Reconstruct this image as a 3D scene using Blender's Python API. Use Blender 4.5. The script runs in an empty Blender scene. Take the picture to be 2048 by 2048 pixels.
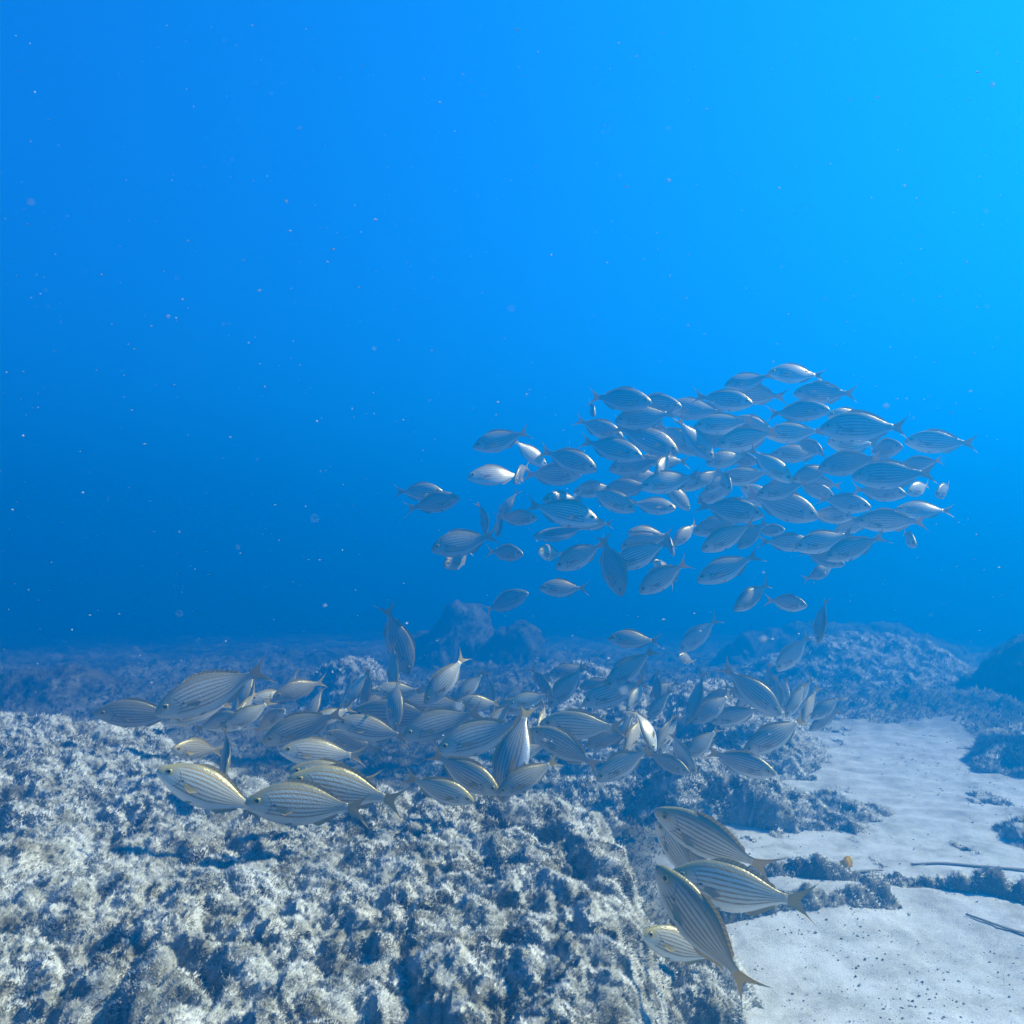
import bpy, math, random
import numpy as np
from mathutils import Vector, Matrix

random.seed(7)
RNG = np.random.default_rng(7)
R = math.radians
scene = bpy.context.scene
COL = scene.collection

# ------------------------------------------------------------------ camera
cam = bpy.data.cameras.new("camera")
cam.sensor_fit = 'VERTICAL'
cam.angle = R(65.0)
cam.clip_start = 0.02
cam.clip_end = 400.0
cam.dof.use_dof = True               # a small phone lens: nearly everything sharp, specks at the lens soft
cam.dof.focus_distance = 2.4
cam.dof.aperture_fstop = 9.0
cam_o = bpy.data.objects.new("camera", cam)
cam_o.location = (0, 0, 0.75)
cam_o.rotation_euler = (R(90 + 4.5), 0, 0)
COL.objects.link(cam_o)
scene.camera = cam_o

# ------------------------------------------------------------------ daylight
SUN_EL, SUN_AZ = R(45), R(80)          # azimuth measured clockwise from +Y
world = bpy.data.worlds.new("World")
scene.world = world
world.use_nodes = True
nt = world.node_tree
bg = nt.nodes["Background"]
sky = nt.nodes.new("ShaderNodeTexSky")
sky.sky_type = 'NISHITA'
sky.sun_disc = False
sky.sun_elevation = SUN_EL
sky.sun_rotation = SUN_AZ
sky.dust_density = 1.0
tint = nt.nodes.new("ShaderNodeMix")
tint.data_type = 'RGBA'
tint.blend_type = 'MULTIPLY'
tint.inputs[0].default_value = 1.0
tint.inputs[7].default_value = SKY_TINT = (0.035, 0.36, 1.0, 1)   # daylight filtered by the water overhead
nt.links.new(sky.outputs[0], tint.inputs[6])
nt.links.new(tint.outputs[2], bg.inputs[0])
bg.inputs[1].default_value = 0.075

sun = bpy.data.lights.new("sun", 'SUN')
sun.energy = 5.0
sun.angle = R(1.5)
sun.color = (0.96, 1.0, 0.84)
sun_o = bpy.data.objects.new("sun", sun)
sd = Vector((math.sin(SUN_AZ) * math.cos(SUN_EL), math.cos(SUN_AZ) * math.cos(SUN_EL), math.sin(SUN_EL)))
sun_o.rotation_euler = (-sd).to_track_quat('-Z', 'Y').to_euler()
COL.objects.link(sun_o)

vs = scene.view_settings
scene.display_settings.display_device = 'sRGB'
vs.view_transform = 'Standard'
vs.look = 'None'
vs.gamma = 1.0
vs.exposure = 2.03
scene.cycles.use_denoising = True
scene.cycles.volume_bounces = 3
scene.cycles.max_bounces = 8
scene.cycles.diffuse_bounces = 3
scene.cycles.glossy_bounces = 2
scene.cycles.transparent_max_bounces = 8
scene.cycles.caustics_reflective = False
scene.cycles.caustics_refractive = False

# the water: how thick, what colour, how high
HAZE_TOP = 3.2
HAZE_DENSITY = 0.245
HAZE_COLOR = (0.0, 0.220, 0.505, 1)
HAZE_ABS = (0, 0, 0, 1)

# ------------------------------------------------------------------ helpers
def tag(o, label=None, cat=None, group=None, kind=None):
    if label: o['label'] = label
    if cat: o['category'] = cat
    if group: o['group'] = group
    if kind: o['kind'] = kind
    return o

def link(name, me, parent=None):
    o = bpy.data.objects.new(name, me)
    COL.objects.link(o)
    if parent is not None:
        o.parent = parent
    return o

def np_mesh(name, V, F, mat=None, smooth=True, cols=None, norms=None):
    """A mesh from arrays: V (n,3), F (m,3) or (m,4)."""
    me = bpy.data.meshes.new(name)
    V = np.asarray(V, np.float32); F = np.asarray(F, np.int32)
    n, k = F.shape
    me.vertices.add(len(V)); me.vertices.foreach_set("co", V.ravel())
    me.loops.add(n * k); me.loops.foreach_set("vertex_index", F.ravel())
    me.polygons.add(n)
    me.polygons.foreach_set("loop_start", np.arange(0, n * k, k, dtype=np.int32))
    me.polygons.foreach_set("use_smooth", np.full(n, smooth))
    me.update(calc_edges=True)
    if cols is not None:
        at = me.attributes.new("mask", 'FLOAT', 'POINT')
        at.data.foreach_set("value", np.asarray(cols, np.float32))
    if norms is not None: me.normals_split_custom_set_from_vertices(np.asarray(norms, np.float32))
    if mat: me.materials.append(mat)
    return me

def _hash(ix, iy, seed):
    h = (ix.astype(np.int64) * 374761393 + iy.astype(np.int64) * 668265263 + seed * 2147483647) & 0xFFFFFFFF
    h = ((h ^ (h >> 13)) * 1274126177) & 0xFFFFFFFF
    h = (h ^ (h >> 16)) & 0xFFFFFFFF
    return h / 4294967295.0

def vnoise(x, y, seed=0):
    ix, iy = np.floor(x).astype(np.int64), np.floor(y).astype(np.int64)
    fx, fy = x - ix, y - iy
    fx = fx * fx * (3 - 2 * fx); fy = fy * fy * (3 - 2 * fy)
    a, b = _hash(ix, iy, seed), _hash(ix + 1, iy, seed)
    c, d = _hash(ix, iy + 1, seed), _hash(ix + 1, iy + 1, seed)
    return (a * (1 - fx) + b * fx) * (1 - fy) + (c * (1 - fx) + d * fx) * fy

def fbm(x, y, scale, octv=4, seed=0, gain=0.5):
    s, amp, tot = 0.0, 1.0, 0.0
    for i in range(octv):
        s = s + amp * vnoise(x / scale + 17.3 * i, y / scale - 9.1 * i, seed + i)
        tot += amp; amp *= gain; scale *= 0.5
    return s / tot          # 0..1

def vnoise3(x, y, z, seed=0):
    iz = np.floor(z).astype(np.int64); fz = z - iz; fz = fz * fz * (3 - 2 * fz)
    out = 0.0
    for k in (0, 1):
        w = fz if k else 1 - fz
        off = _hash(iz + k, iz * 0, seed + 77) * 512.0          # another sheet of noise for every level
        out = out + w * vnoise(x + np.floor(off), y - np.floor(off * 1.7), seed)
    return out

def billow3(P, scale, octv, seed):
    s, amp, tot = 0.0, 1.0, 0.0
    for i in range(octv):
        n = vnoise3(P[..., 0] / scale + 3.1 * i, P[..., 1] / scale, P[..., 2] / scale, seed + i)
        s = s + amp * np.sqrt(np.abs(2 * n - 1)); tot += amp; amp *= .55; scale *= .5
    return 1 - s / tot

def sstep(a, b, x):
    t = np.clip((x - a) / (b - a), 0, 1)
    return t * t * (3 - 2 * t)

def clumps(X, Y, n, rmin, rmax, h, rng, power=0.5, keep=None):
    """Cauliflower field: the highest of n round bumps at each grid point (0 in the gaps)."""
    out = np.zeros_like(X)
    x0, y0 = X[0, 0], Y[0, 0]
    dx, dy = X[0, 1] - X[0, 0], Y[1, 0] - Y[0, 0]
    ny, nx = X.shape
    cx = rng.uniform(x0, x0 + dx * nx, n); cy = rng.uniform(y0, y0 + dy * ny, n)
    rr = rng.uniform(0, 1, n) ** 1.6 * (rmax - rmin) + rmin
    hh = h * rng.uniform(0.55, 1.0, n) * rr / rmax
    el = rng.uniform(0.7, 1.4, n)
    wr = rmax * 0.9
    sd = int(rng.integers(1, 999))
    XW = X + wr * (fbm(X, Y, rmax * 1.1, 3, sd) - 0.5) * 2; YW = Y + wr * (fbm(X, Y, rmax * 1.1, 3, sd + 7) - 0.5) * 2
    for k in range(n):
        r = rr[k] * 1.4 + wr * 0.6
        i0, i1 = max(0, int((cx[k] - r - x0) / dx)), min(nx, int((cx[k] + r - x0) / dx) + 2)
        j0, j1 = max(0, int((cy[k] - r - y0) / dy)), min(ny, int((cy[k] + r - y0) / dy) + 2)
        if i1 <= i0 or j1 <= j0: continue
        xs = (XW[j0:j1, i0:i1] - cx[k]) / (rr[k] * el[k]); ys = (YW[j0:j1, i0:i1] - cy[k]) * el[k] / rr[k]
        d = 1 - xs * xs - ys * ys
        b = hh[k] * np.clip(d, 0, 1) ** power
        np.maximum(out[j0:j1, i0:i1], b, out=out[j0:j1, i0:i1])
    return out

def grid(x0, x1, y0, y1, step):
    xs = np.arange(x0, x1 + step / 2, step); ys = np.arange(y0, y1 + step / 2, step)
    return np.meshgrid(xs, ys)

def grid_faces(ny, nx):
    i = np.arange(ny * nx).reshape(ny, nx)
    return np.stack([i[:-1, :-1], i[:-1, 1:], i[1:, 1:], i[1:, :-1]], -1).reshape(-1, 4)

def normals(V, F):
    n = np.cross(V[F[:, 1]] - V[F[:, 0]], V[F[:, 2]] - V[F[:, 0]])
    N = np.zeros_like(V)
    for k in range(F.shape[1]):
        np.add.at(N, F[:, k], n)
    return N / (np.linalg.norm(N, axis=1, keepdims=True) + 1e-12)

def displaced(X, Y, Z, D, rng, wob=0.35):
    """Grid pushed out along its own normals by D."""
    ny, nx = X.shape
    F = grid_faces(ny, nx)
    V = np.stack([X, Y, Z], -1).reshape(-1, 3)
    N = normals(V, F)
    V = V + N * D.reshape(-1, 1)
    V[:, :2] += rng.uniform(-.38, .38, (len(V), 2)) * (X[0, 1] - X[0, 0])
    return V, F

def fuzz(V, F, count, length, width, rng, density, lift=1.1):
    """Short tapering blades growing from a surface, thicker where density is high."""
    c = V[F].mean(1)
    e1 = V[F[:, 1]] - V[F[:, 0]]; e2 = V[F[:, -1]] - V[F[:, 0]]
    n = np.cross(e1, e2); a = np.linalg.norm(n, axis=1) + 1e-12
    n = n / a[:, None]
    p = a * density(c)
    p = p / p.sum()
    f = rng.choice(len(F), count, p=p)
    u, v = rng.uniform(0, 1, (2, count, 1))
    base = V[F[f, 0]] + e1[f] * u + e2[f] * v
    d = n[f] * lift + rng.normal(0, 0.55, (count, 3)) + np.array([0, 0, 0.25])
    d /= np.linalg.norm(d, axis=1, keepdims=True)
    dist = np.linalg.norm(base - np.array([0, 0, 0.75]), axis=1)
    s = np.clip(dist / 1.5, 0.75, 3.5)[:, None] * rng.uniform(0.55, 1.3, (count, 1))
    side = np.cross(d, rng.normal(0, 1, (count, 3)))
    side /= np.linalg.norm(side, axis=1, keepdims=True) + 1e-9
    bend = rng.normal(0, 0.3, (count, 3))
    L = length * s; W = width * s
    b0 = base - n[f] * 0.002
    s2 = np.cross(d, side)
    t = base + d * L + bend * L * 0.5
    VV = np.stack([b0 + side * W, b0 + (-.5 * side + .87 * s2) * W, b0 + (-.5 * side - .87 * s2) * W, t], 1).reshape(-1, 3)
    k = np.arange(count)[:, None] * 4
    T = np.concatenate([k + np.array([[0, 1, 3]]), k + np.array([[1, 2, 3]]), k + np.array([[2, 0, 3]])])
    NN = np.repeat(n[f] * 0.8, 4, 0) + 0.3 * np.repeat(d, 4, 0) + 0.25 * np.stack([side, -.5 * side + .87 * s2, -.5 * side - .87 * s2, d], 1).reshape(-1, 3)
    NN /= np.linalg.norm(NN, axis=1, keepdims=True)
    return VV, T, NN

# ------------------------------------------------------------------ materials
def new_mat(name):
    m = bpy.data.materials.new(name)
    m.use_nodes = True
    return m, m.node_tree, m.node_tree.nodes["Principled BSDF"]

def ramp(nt, stops):
    r = nt.nodes.new("ShaderNodeValToRGB")
    els = r.color_ramp.elements
    els[0].position, els[0].color = stops[0][0], (*stops[0][1], 1)
    els[1].position, els[1].color = stops[1][0], (*stops[1][1], 1)
    for p, c in stops[2:]:
        e = els.new(p); e.color = (*c, 1)
    return r

def noise(nt, scale, detail=6, rough=0.6, vec=None):
    n = nt.nodes.new("ShaderNodeTexNoise")
    n.inputs["Scale"].default_value = scale
    n.inputs["Detail"].default_value = detail
    n.inputs["Roughness"].default_value = rough
    if vec is not None: nt.links.new(vec, n.inputs["Vector"])
    return n

def mat_ground(name, stops, nscale, bump, rough=0.95, fine=420, olive=False):
    m, nt, b = new_mat(name)
    tc = nt.nodes.new("ShaderNodeTexCoord")
    n1 = noise(nt, nscale, 8, 0.68, tc.outputs["Object"])
    r = ramp(nt, stops)
    nt.links.new(n1.outputs["Fac"], r.inputs[0])
    n2 = noise(nt, fine, 3, 0.7, tc.outputs["Object"])
    mx = nt.nodes.new("ShaderNodeMix"); mx.data_type = 'RGBA'; mx.blend_type = 'OVERLAY'
    mx.inputs[0].default_value = 0.55
    nt.links.new(r.outputs[0], mx.inputs[6]); nt.links.new(n2.outputs["Fac"], mx.inputs[7])
    out = mx.outputs[2]
    if olive:
        n3 = noise(nt, 3.2, 4, 0.6, tc.outputs["Object"])
        r3 = ramp(nt, [(0.50, (1, 1, 1)), (0.66, (0.72, 0.60, 0.36))])
        nt.links.new(n3.outputs["Fac"], r3.inputs[0])
        m3 = nt.nodes.new("ShaderNodeMix"); m3.data_type = 'RGBA'; m3.blend_type = 'MULTIPLY'; m3.inputs[0].default_value = 0.3
        nt.links.new(out, m3.inputs[6]); nt.links.new(r3.outputs[0], m3.inputs[7]); out = m3.outputs[2]
    nt.links.new(out, b.inputs["Base Color"])
    b.inputs["Roughness"].default_value = rough
    b.inputs["Specular IOR Level"].default_value = 0.1
    bp = nt.nodes.new("ShaderNodeBump")
    bp.inputs["Strength"].default_value = bump; bp.inputs["Distance"].default_value = 0.004
    nt.links.new(n2.outputs["Fac"], bp.inputs["Height"])
    nt.links.new(bp.outputs[0], b.inputs["Normal"])
    return m

M_ROCK = mat_ground("turf_rock", [(0.38, (0.05, 0.045, 0.03)), (0.48, (0.16, 0.145, 0.10)), (0.58, (0.40, 0.38, 0.31)), (0.72, (0.58, 0.56, 0.48))], 11, 0.8, olive=True)
M_TURF = mat_ground("algae_turf", [(0.34, (0.12, 0.11, 0.075)), (0.44, (0.33, 0.32, 0.25)), (0.54, (0.57, 0.565, 0.50)), (0.70, (0.71, 0.705, 0.64))], 19, 0.0, fine=160, olive=True)
M_DARK = mat_ground("dark_turf", [(0.30, (0.08, 0.075, 0.05)), (0.5, (0.17, 0.15, 0.10)), (0.65, (0.27, 0.25, 0.18)), (0.8, (0.36, 0.34, 0.27))], 6, 0.8)
def mat_seabed():
    m = mat_ground("seabed_sand", [(0.30, (0.30, 0.28, 0.22)), (0.46, (0.48, 0.45, 0.37)), (0.60, (0.60, 0.57, 0.49)), (0.8, (0.66, 0.63, 0.55))], 9, 0.6, fine=300)
    nt = m.node_tree; b = nt.nodes["Principled BSDF"]
    src = b.inputs["Base Color"].links[0].from_socket
    at = nt.nodes.new("ShaderNodeAttribute"); at.attribute_name = "mask"
    tc = nt.nodes.new("ShaderNodeTexCoord")
    n = noise(nt, 7, 8, 0.7, tc.outputs["Object"])
    r = ramp(nt, [(0.32, (0.07, 0.065, 0.04)), (0.5, (0.20, 0.18, 0.12)), (0.66, (0.36, 0.33, 0.25)), (0.8, (0.45, 0.42, 0.34))])
    nt.links.new(n.outputs["Fac"], r.inputs[0])
    nb = noise(nt, 0.9, 5, 0.6, tc.outputs["Object"])
    rb = ramp(nt, [(0.42, (0.35, 0.36, 0.33)), (0.58, (1.25, 1.2, 1.1))])
    nt.links.new(nb.outputs["Fac"], rb.inputs[0])
    mb = nt.nodes.new("ShaderNodeMix"); mb.data_type = 'RGBA'; mb.blend_type = 'MULTIPLY'; mb.inputs[0].default_value = 1.0
    nt.links.new(r.outputs[0], mb.inputs[6]); nt.links.new(rb.outputs[0], mb.inputs[7])
    mx = nt.nodes.new("ShaderNodeMix"); mx.data_type = 'RGBA'
    nt.links.new(at.outputs["Fac"], mx.inputs[0]); nt.links.new(src, mx.inputs[6]); nt.links.new(mb.outputs[2], mx.inputs[7])
    nt.links.new(mx.outputs[2], b.inputs["Base Color"])
    return m
M_SAND = mat_seabed()

# ------------------------------------------------------------------ seabed (one sheet, fine near, coarse far)
def seabed_shape(X, Y):
    """height and weed mask of the sea floor"""
    z = 0.05 * (fbm(X, Y, 1.6, 4, 3) - 0.5) + 0.012 * (fbm(X, Y, 0.25, 4, 5) - 0.5)
    # low ripples and drifted ledges across the sand
    w = 0.10 * (fbm(X, Y, 0.35, 3, 11) - 0.5)
    for (yc, slope, x0, x1, h) in ((1.83, 0.02, 0.40, 0.90, 0.022), (2.02, -0.22, 0.50, 1.75, 0.028)):
        d = (Y + w) - (yc + slope * (X - 0.6))
        on = sstep(x0, x0 + .15, X) * (1 - sstep(x1 - .2, x1, X))
        z = z + h * on * sstep(-0.35, 0.0, d) * (1 - sstep(0.0, 0.05, d))
    z = z + 0.004 * np.sin((Y * 1.0 + 0.25 * X + 0.25 * fbm(X, Y, .5, 3, 12)) * 55) * sstep(2.2, 2.8, Y) * (1 - sstep(4, 5, Y))
    # weedy rubble: everywhere but the sand tongue on the right
    tongue = 1.55 + 0.32 * (Y - 2.0) + 0.5 * (fbm(X, Y, 0.9, 4, 21) - 0.5)
    left = 0.15 + 0.30 * (Y - 1.2) + 0.35 * (fbm(X, Y, 0.6, 4, 22) - 0.5)
    sand = sstep(-0.08, 0.10, X - left) * (1 - sstep(-0.1, 0.15, X - tongue)) * (1 - sstep(4.0, 5.0, Y + 0.8 * fbm(X, Y, 1.0, 3, 25)))
    mask = 1 - sand
    far = sstep(2.5, 9, np.hypot(X, Y))
    z = z + mask * (0.10 + 0.14 * far) * (fbm(X, Y, 0.9, 5, 31) - 0.35)
    z = z - 0.05 * np.clip(np.hypot(X, Y) - 5.5, 0, 30)          # the bottom falls away into the blue
    return z, mask

def build_seabed():
    # concentric-ish grid: angular fan in front, radial spacing growing outwards, closed all the way round
    th = np.concatenate([np.linspace(R(-48), R(48), 620, endpoint=False), np.linspace(R(48), R(312), 120)])
    r = np.concatenate([np.linspace(0.05, 0.9, 20, endpoint=False), 0.9 * (60 / 0.9) ** np.linspace(0, 1, 640)])
    T, RR = np.meshgrid(th, r)
    X, Y = np.sin(T) * RR, np.cos(T) * RR
    Z, mask = seabed_shape(X, Y)
    rough = fbm(X, Y, 0.16, 5, 41, 0.62)
    cell = np.maximum(0.0, 1 - np.abs(fbm(X, Y, 0.09, 3, 43) - 0.5) * 5)
    Z = Z + mask * (0.11 * (rough - 0.45) - 0.02 * cell) * (0.6 + 0.9 * sstep(2, 7, RR))
    Z = Z + (1 - mask) * 0.006 * (fbm(X, Y, 0.03, 3, 47) - 0.5)
    fade = 1 - sstep(25, 50, RR)
    Z = Z * fade - 1.6 * (1 - fade)
    V = np.stack([X, Y, Z], -1).reshape(-1, 3)
    F = grid_faces(*X.shape)[:, ::-1]
    o = link("seabed", np_mesh("seabed", V, F, M_SAND, True, mask.ravel()))
    tag(o, kind='structure')
    return V, F, mask.ravel()

# ------------------------------------------------------------------ reef rocks
def reef(name, label, X, Y, Z, mat, tmat, seed, n_fuzz, k=1.0, lump=0.034, fuzz_len=0.0052, cat='rock', group='weed covered reef rocks'):
    """A weed covered rock: a smooth rock form Z broken into lumps and clumps, with a fuzz of turf as its part."""
    rng = np.random.default_rng(seed)
    area = (X[0, -1] - X[0, 0]) * (Y[-1, 0] - Y[0, 0])
    D = lump * k * (fbm(X, Y, 0.22 * k, 3, seed + 1) - 0.5) * 1.6
    D += 1.0 * clumps(X, Y, int(area / (0.0075 * k * k)), 0.03 * k, 0.085 * k, lump * k * 0.95, rng)
    D += clumps(X, Y, int(area / (0.00045 * k * k)), 0.008 * k, 0.026 * k, 0.026 * k, rng) * (0.4 + 1.2 * fbm(X, Y, .3, 2, seed + 5))
    D += clumps(X, Y, int(area / (0.00016 * k * k)), 0.005 * k, 0.012 * k, 0.008 * k, rng)
    gy, gx = np.gradient(Z, Y[1, 0] - Y[0, 0], X[0, 1] - X[0, 0])
    steep = sstep(0.6, 1.6, np.hypot(gx, gy))
    B3 = billow3(np.stack([X, Y, Z], -1), 0.10 * k, 4, seed + 31)
    D = D * (1 - 0.65 * steep) + (B3 - 0.35) * lump * k * (0.5 + 1.2 * steep)
    V, F = displaced(X, Y, Z, D, rng)
    keep = (V[F][:, :, 2].max(1) > (Z.min() + 0.012 if Z.min() < -.2 else -0.06))
    F = F[keep]
    used = np.unique(F); remap = np.full(len(V), -1); remap[used] = np.arange(len(used))
    V = V[used]; F = remap[F]
    o = link(name, np_mesh(name, V, F, mat))
    tag(o, label, cat, group)
    def dens(c):
        d = np.linalg.norm(c - np.array([0, 0, .75]), axis=1)
        ahead = (np.abs(c[:, 0]) < 0.75 * np.maximum(c[:, 1], 0) + 0.15)
        return (0.02 + ahead) / np.maximum(d, 0.8) ** 2 * (c[:, 2] > -0.02) * (0.35 + sstep(.35, .6, fbm(c[:, 0], c[:, 1], .12, 3, seed + 9)))
    VV, T, NN = fuzz(V, F, n_fuzz, fuzz_len, 0.0009, rng, dens)
    t = link("algae_turf", np_mesh("algae_turf", VV, T, tmat, True, None, NN), o)
    t['kind'] = 'stuff'
    return V, F

def foot(X, Y, pts, seed, soft=0.12, wob=0.15):
    """signed inside-ness of a footprint: 1 inside, 0 outside, from blobs (x, y, rx, ry)"""
    m = np.zeros_like(X)
    w = wob * (fbm(X, Y, 0.45, 4, seed) - 0.5) * 2
    for (x, y, rx, ry, h) in pts:
        d = 1 - np.hypot((X - x) / rx, (Y - y) / ry) + w
        m = np.maximum(m, h * sstep(0, soft * 2.5, d))
    return m

BUILD_FAST = False
SBV, SBF, SBM = build_seabed()

# foreground slab
X, Y = grid(-3.1, 0.62, 0.6, 3.4, 0.0055)
edge = 0.135 + 0.06 * (Y - 1.0) + 0.10 * (fbm(X, Y, 0.35, 4, 61) - 0.5) - 0.22 * sstep(1.75, 2.0, Y)
side = 1 - sstep(-0.02, 0.15, X - edge)
back_y = 1.90 + 0.25 * sstep(-0.25, -0.7, X) + 0.7 * sstep(-0.6, -1.4, X) + 0.12 * (fbm(X, Y, 0.4, 3, 62) - 0.5)
back = 1 - sstep(-0.10, 0.22, Y - back_y)
plate = 0.24 + 0.10 * (fbm(X, Y, 0.8, 4, 63) - 0.5) - 0.10 * sstep(1.25, 0.7, Y) * (0.4 + fbm(X, Y, .5, 3, 66)) + 0.03 * sstep(-0.3, -1.2, X)
# scarps: shallow terraces facing the viewer
q = plate + 0.05 * fbm(X, Y, .3, 4, 64) + 0.055 * (Y - 1.2)
st = 0.055
plate = plate + 0.30 * (np.floor(q / st) * st + st * sstep(0.35, 0.65, (q / st) % 1) - q)
def pit(x, y, rx, ry, d):
    return d * sstep(1.0, 0.45, np.hypot((X - x) / rx, (Y - y) / ry) + 0.5 * (fbm(X, Y, .12, 3, 65) - .5))
pits = pit(-0.13, 1.03, .09, .04, .09) + pit(-0.30, 0.98, .08, .04, .09) + pit(-0.02, 1.05, .04, .03, .06) + pit(0.06, 1.66, .05, .05, .07) + pit(0.17, 1.62, .05, .05, .07) + pit(-0.55, 1.02, .16, .06, .09) + pit(-0.47, 2.02, .12, .1, .10)
Z = (plate + 0.1) * side * back - 0.1 - pits * side
footlump = foot(X, Y, [(0.33, 1.52, .16, .17, .15), (0.27, 1.36, .15, .22, .14)], 67, .3, .2)
fl = footlump - .06 + .03 * (fbm(X, Y, .12, 3, 68) - .5)
Z = 0.5 * (Z + fl + np.sqrt((Z - fl) ** 2 + .006)) - .035
AV, AF = reef("reef_rock", "broad pale weed covered slab filling the bottom of the view beside the sand", X, Y, Z, M_ROCK, M_TURF, 101, 1150000)

# the lower mounds behind it and to the right
X, Y = grid(-0.6, 1.75, 1.95, 4.9, 0.009)
m = foot(X, Y, [(0.64, 2.70, .36, .42, .15), (0.34, 2.95, .5, .5, .11), (0.92, 3.65, .48, .75, .25), (0.40, 3.8, .75, .9, .20), (0.0, 3.1, .45, .6, .12), (0.95, 2.62, .26, .26, .06)], 71, .28)
Z = m + 0.06 * (fbm(X, Y, .4, 4, 72) - .5) - 0.055
Z -= 0.17 * sstep(1.0, 0.5, np.hypot((X - .66) / .12, (Y - 2.47) / .10) + .5 * (fbm(X, Y, .15, 3, 73) - .5))
BV, BF = reef("reef_rock", "lumpy weed covered mound with a dark hollow where the sand begins", X, Y, Z, M_ROCK, M_TURF, 102, 260000, 1.15)

def boulder(label, x, y, rx, ry, h, seed, mat, tmat, n=30000, k=1.6, step=0.018, extra=()):
    ex = 1.25
    X, Y = grid(x - rx * ex, x + rx * ex, y - ry * ex, y + ry * ex, step)
    m = foot(X, Y, [(x, y, rx, ry, h)] + list(extra), seed, .35, .25)
    Z = m + 0.10 * h * (fbm(X, Y, rx * .5, 4, seed + 2) - .5) - 0.07 - 0.05 * max(0, math.hypot(x, y) - 5.5)
    reef("reef_rock", label, X, Y, Z, mat, tmat, seed, n, k, fuzz_len=.006)

boulder("broken dark boulder fading into the blue haze behind the feeding fish", -0.46, 7.6, .58, .6, .60, 201, M_DARK, M_DARK, 25000, 2.2, .025, extra=[(0.05, 7.5, .55, .5, .42), (-.85, 7.7, .4, .5, .33)])
boulder("long low ridge of rock beyond the sand, below the school", 2.6, 6.0, 1.15, .8, .36, 202, M_ROCK, M_TURF, 50000, 1.6, .02)
boulder("dark rock with a shadowed face beyond the sand at the far side", 3.55, 5.1, .95, .75, .44, 203, M_DARK, M_DARK, 40000, 1.6, .018)
boulder("rounded weedy rock cut by the picture edge beside the pale sand", 2.12, 3.3, .36, .42, .18, 204, M_DARK, M_TURF, 30000, 1.2, .012)
boulder("small low rock at the picture edge on the near sand", 1.55, 2.38, .22, .22, .11, 205, M_DARK, M_TURF, 20000, 1.0, .009)
boulder("small weedy lump of rock alone on the sand", 1.12, 2.62, .13, .10, .06, 206, M_DARK, M_TURF, 9000, .8, .007)
boulder("dark scrubby hump behind the feeding fish", -0.95, 4.9, .42, .4, .26, 207, M_DARK, M_TURF, 20000, 1.4, .014)
boulder("low dark rock on the rubble at the far side from the sand", -2.75, 5.0, .6, .45, .22, 208, M_DARK, M_DARK, 20000, 1.4, .016)
boulder("dim dark ridge farthest away behind the sand", 3.4, 8.2, 1.8, .9, .42, 209, M_DARK, M_DARK, 20000, 2.2, .03)
boulder("weedy mound in the middle of the feeding fish", 0.35, 4.6, .55, .45, .26, 210, M_DARK, M_TURF, 25000, 1.4, .014)

# turf on the open sea floor
def seabed_turf():
    rng = np.random.default_rng(55)
    fm = SBM[SBF].mean(1)
    def dens(c):
        d = np.linalg.norm(c - np.array([0, 0, .75]), axis=1)
        ahead = (np.abs(c[:, 0]) < 0.72 * np.maximum(c[:, 1], 0) + 0.1) & (c[:, 1] > 1.6) & (c[:, 1] < 9)
        return ahead * (fm > .55) / np.maximum(d, 1) ** 2
    VV, T, NN = fuzz(SBV, SBF[:, ::-1], 130000, .006, .0018, rng, dens)
    o = link("algae_turf", np_mesh("seabed_algae", VV, T, M_DARK, True, None, NN))
    tag(o, kind='stuff')
    o['label'] = "short pale algae growing over the stony sea floor"; o['category'] = "algae"
seabed_turf()

# ------------------------------------------------------------------ striped fish
def m_link(nt, a, b): nt.links.new(a, b)

def math_node(nt, op, a, b=None, c=None, clamp=False):
    n = nt.nodes.new("ShaderNodeMath"); n.operation = op; n.use_clamp = clamp
    for i, v in enumerate((a, b, c)):
        if v is None: continue
        if isinstance(v, (int, float)): n.inputs[i].default_value = v
        else: nt.links.new(v, n.inputs[i])
    return n.outputs[0]

def smooth(nt, x, lo, hi):
    n = nt.nodes.new("ShaderNodeMapRange"); n.interpolation_type = 'SMOOTHSTEP'
    nt.links.new(x, n.inputs[0]); n.inputs[1].default_value = lo; n.inputs[2].default_value = hi
    return n.outputs[0]

def mixc(nt, fac, a, b):
    n = nt.nodes.new("ShaderNodeMix"); n.data_type = 'RGBA'
    if isinstance(fac, (int, float)): n.inputs[0].default_value = fac
    else: nt.links.new(fac, n.inputs[0])
    for i, v in ((6, a), (7, b)):
        if isinstance(v, tuple): n.inputs[i].default_value = (*v, 1)
        else: nt.links.new(v, n.inputs[i])
    return n.outputs[2]

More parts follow.
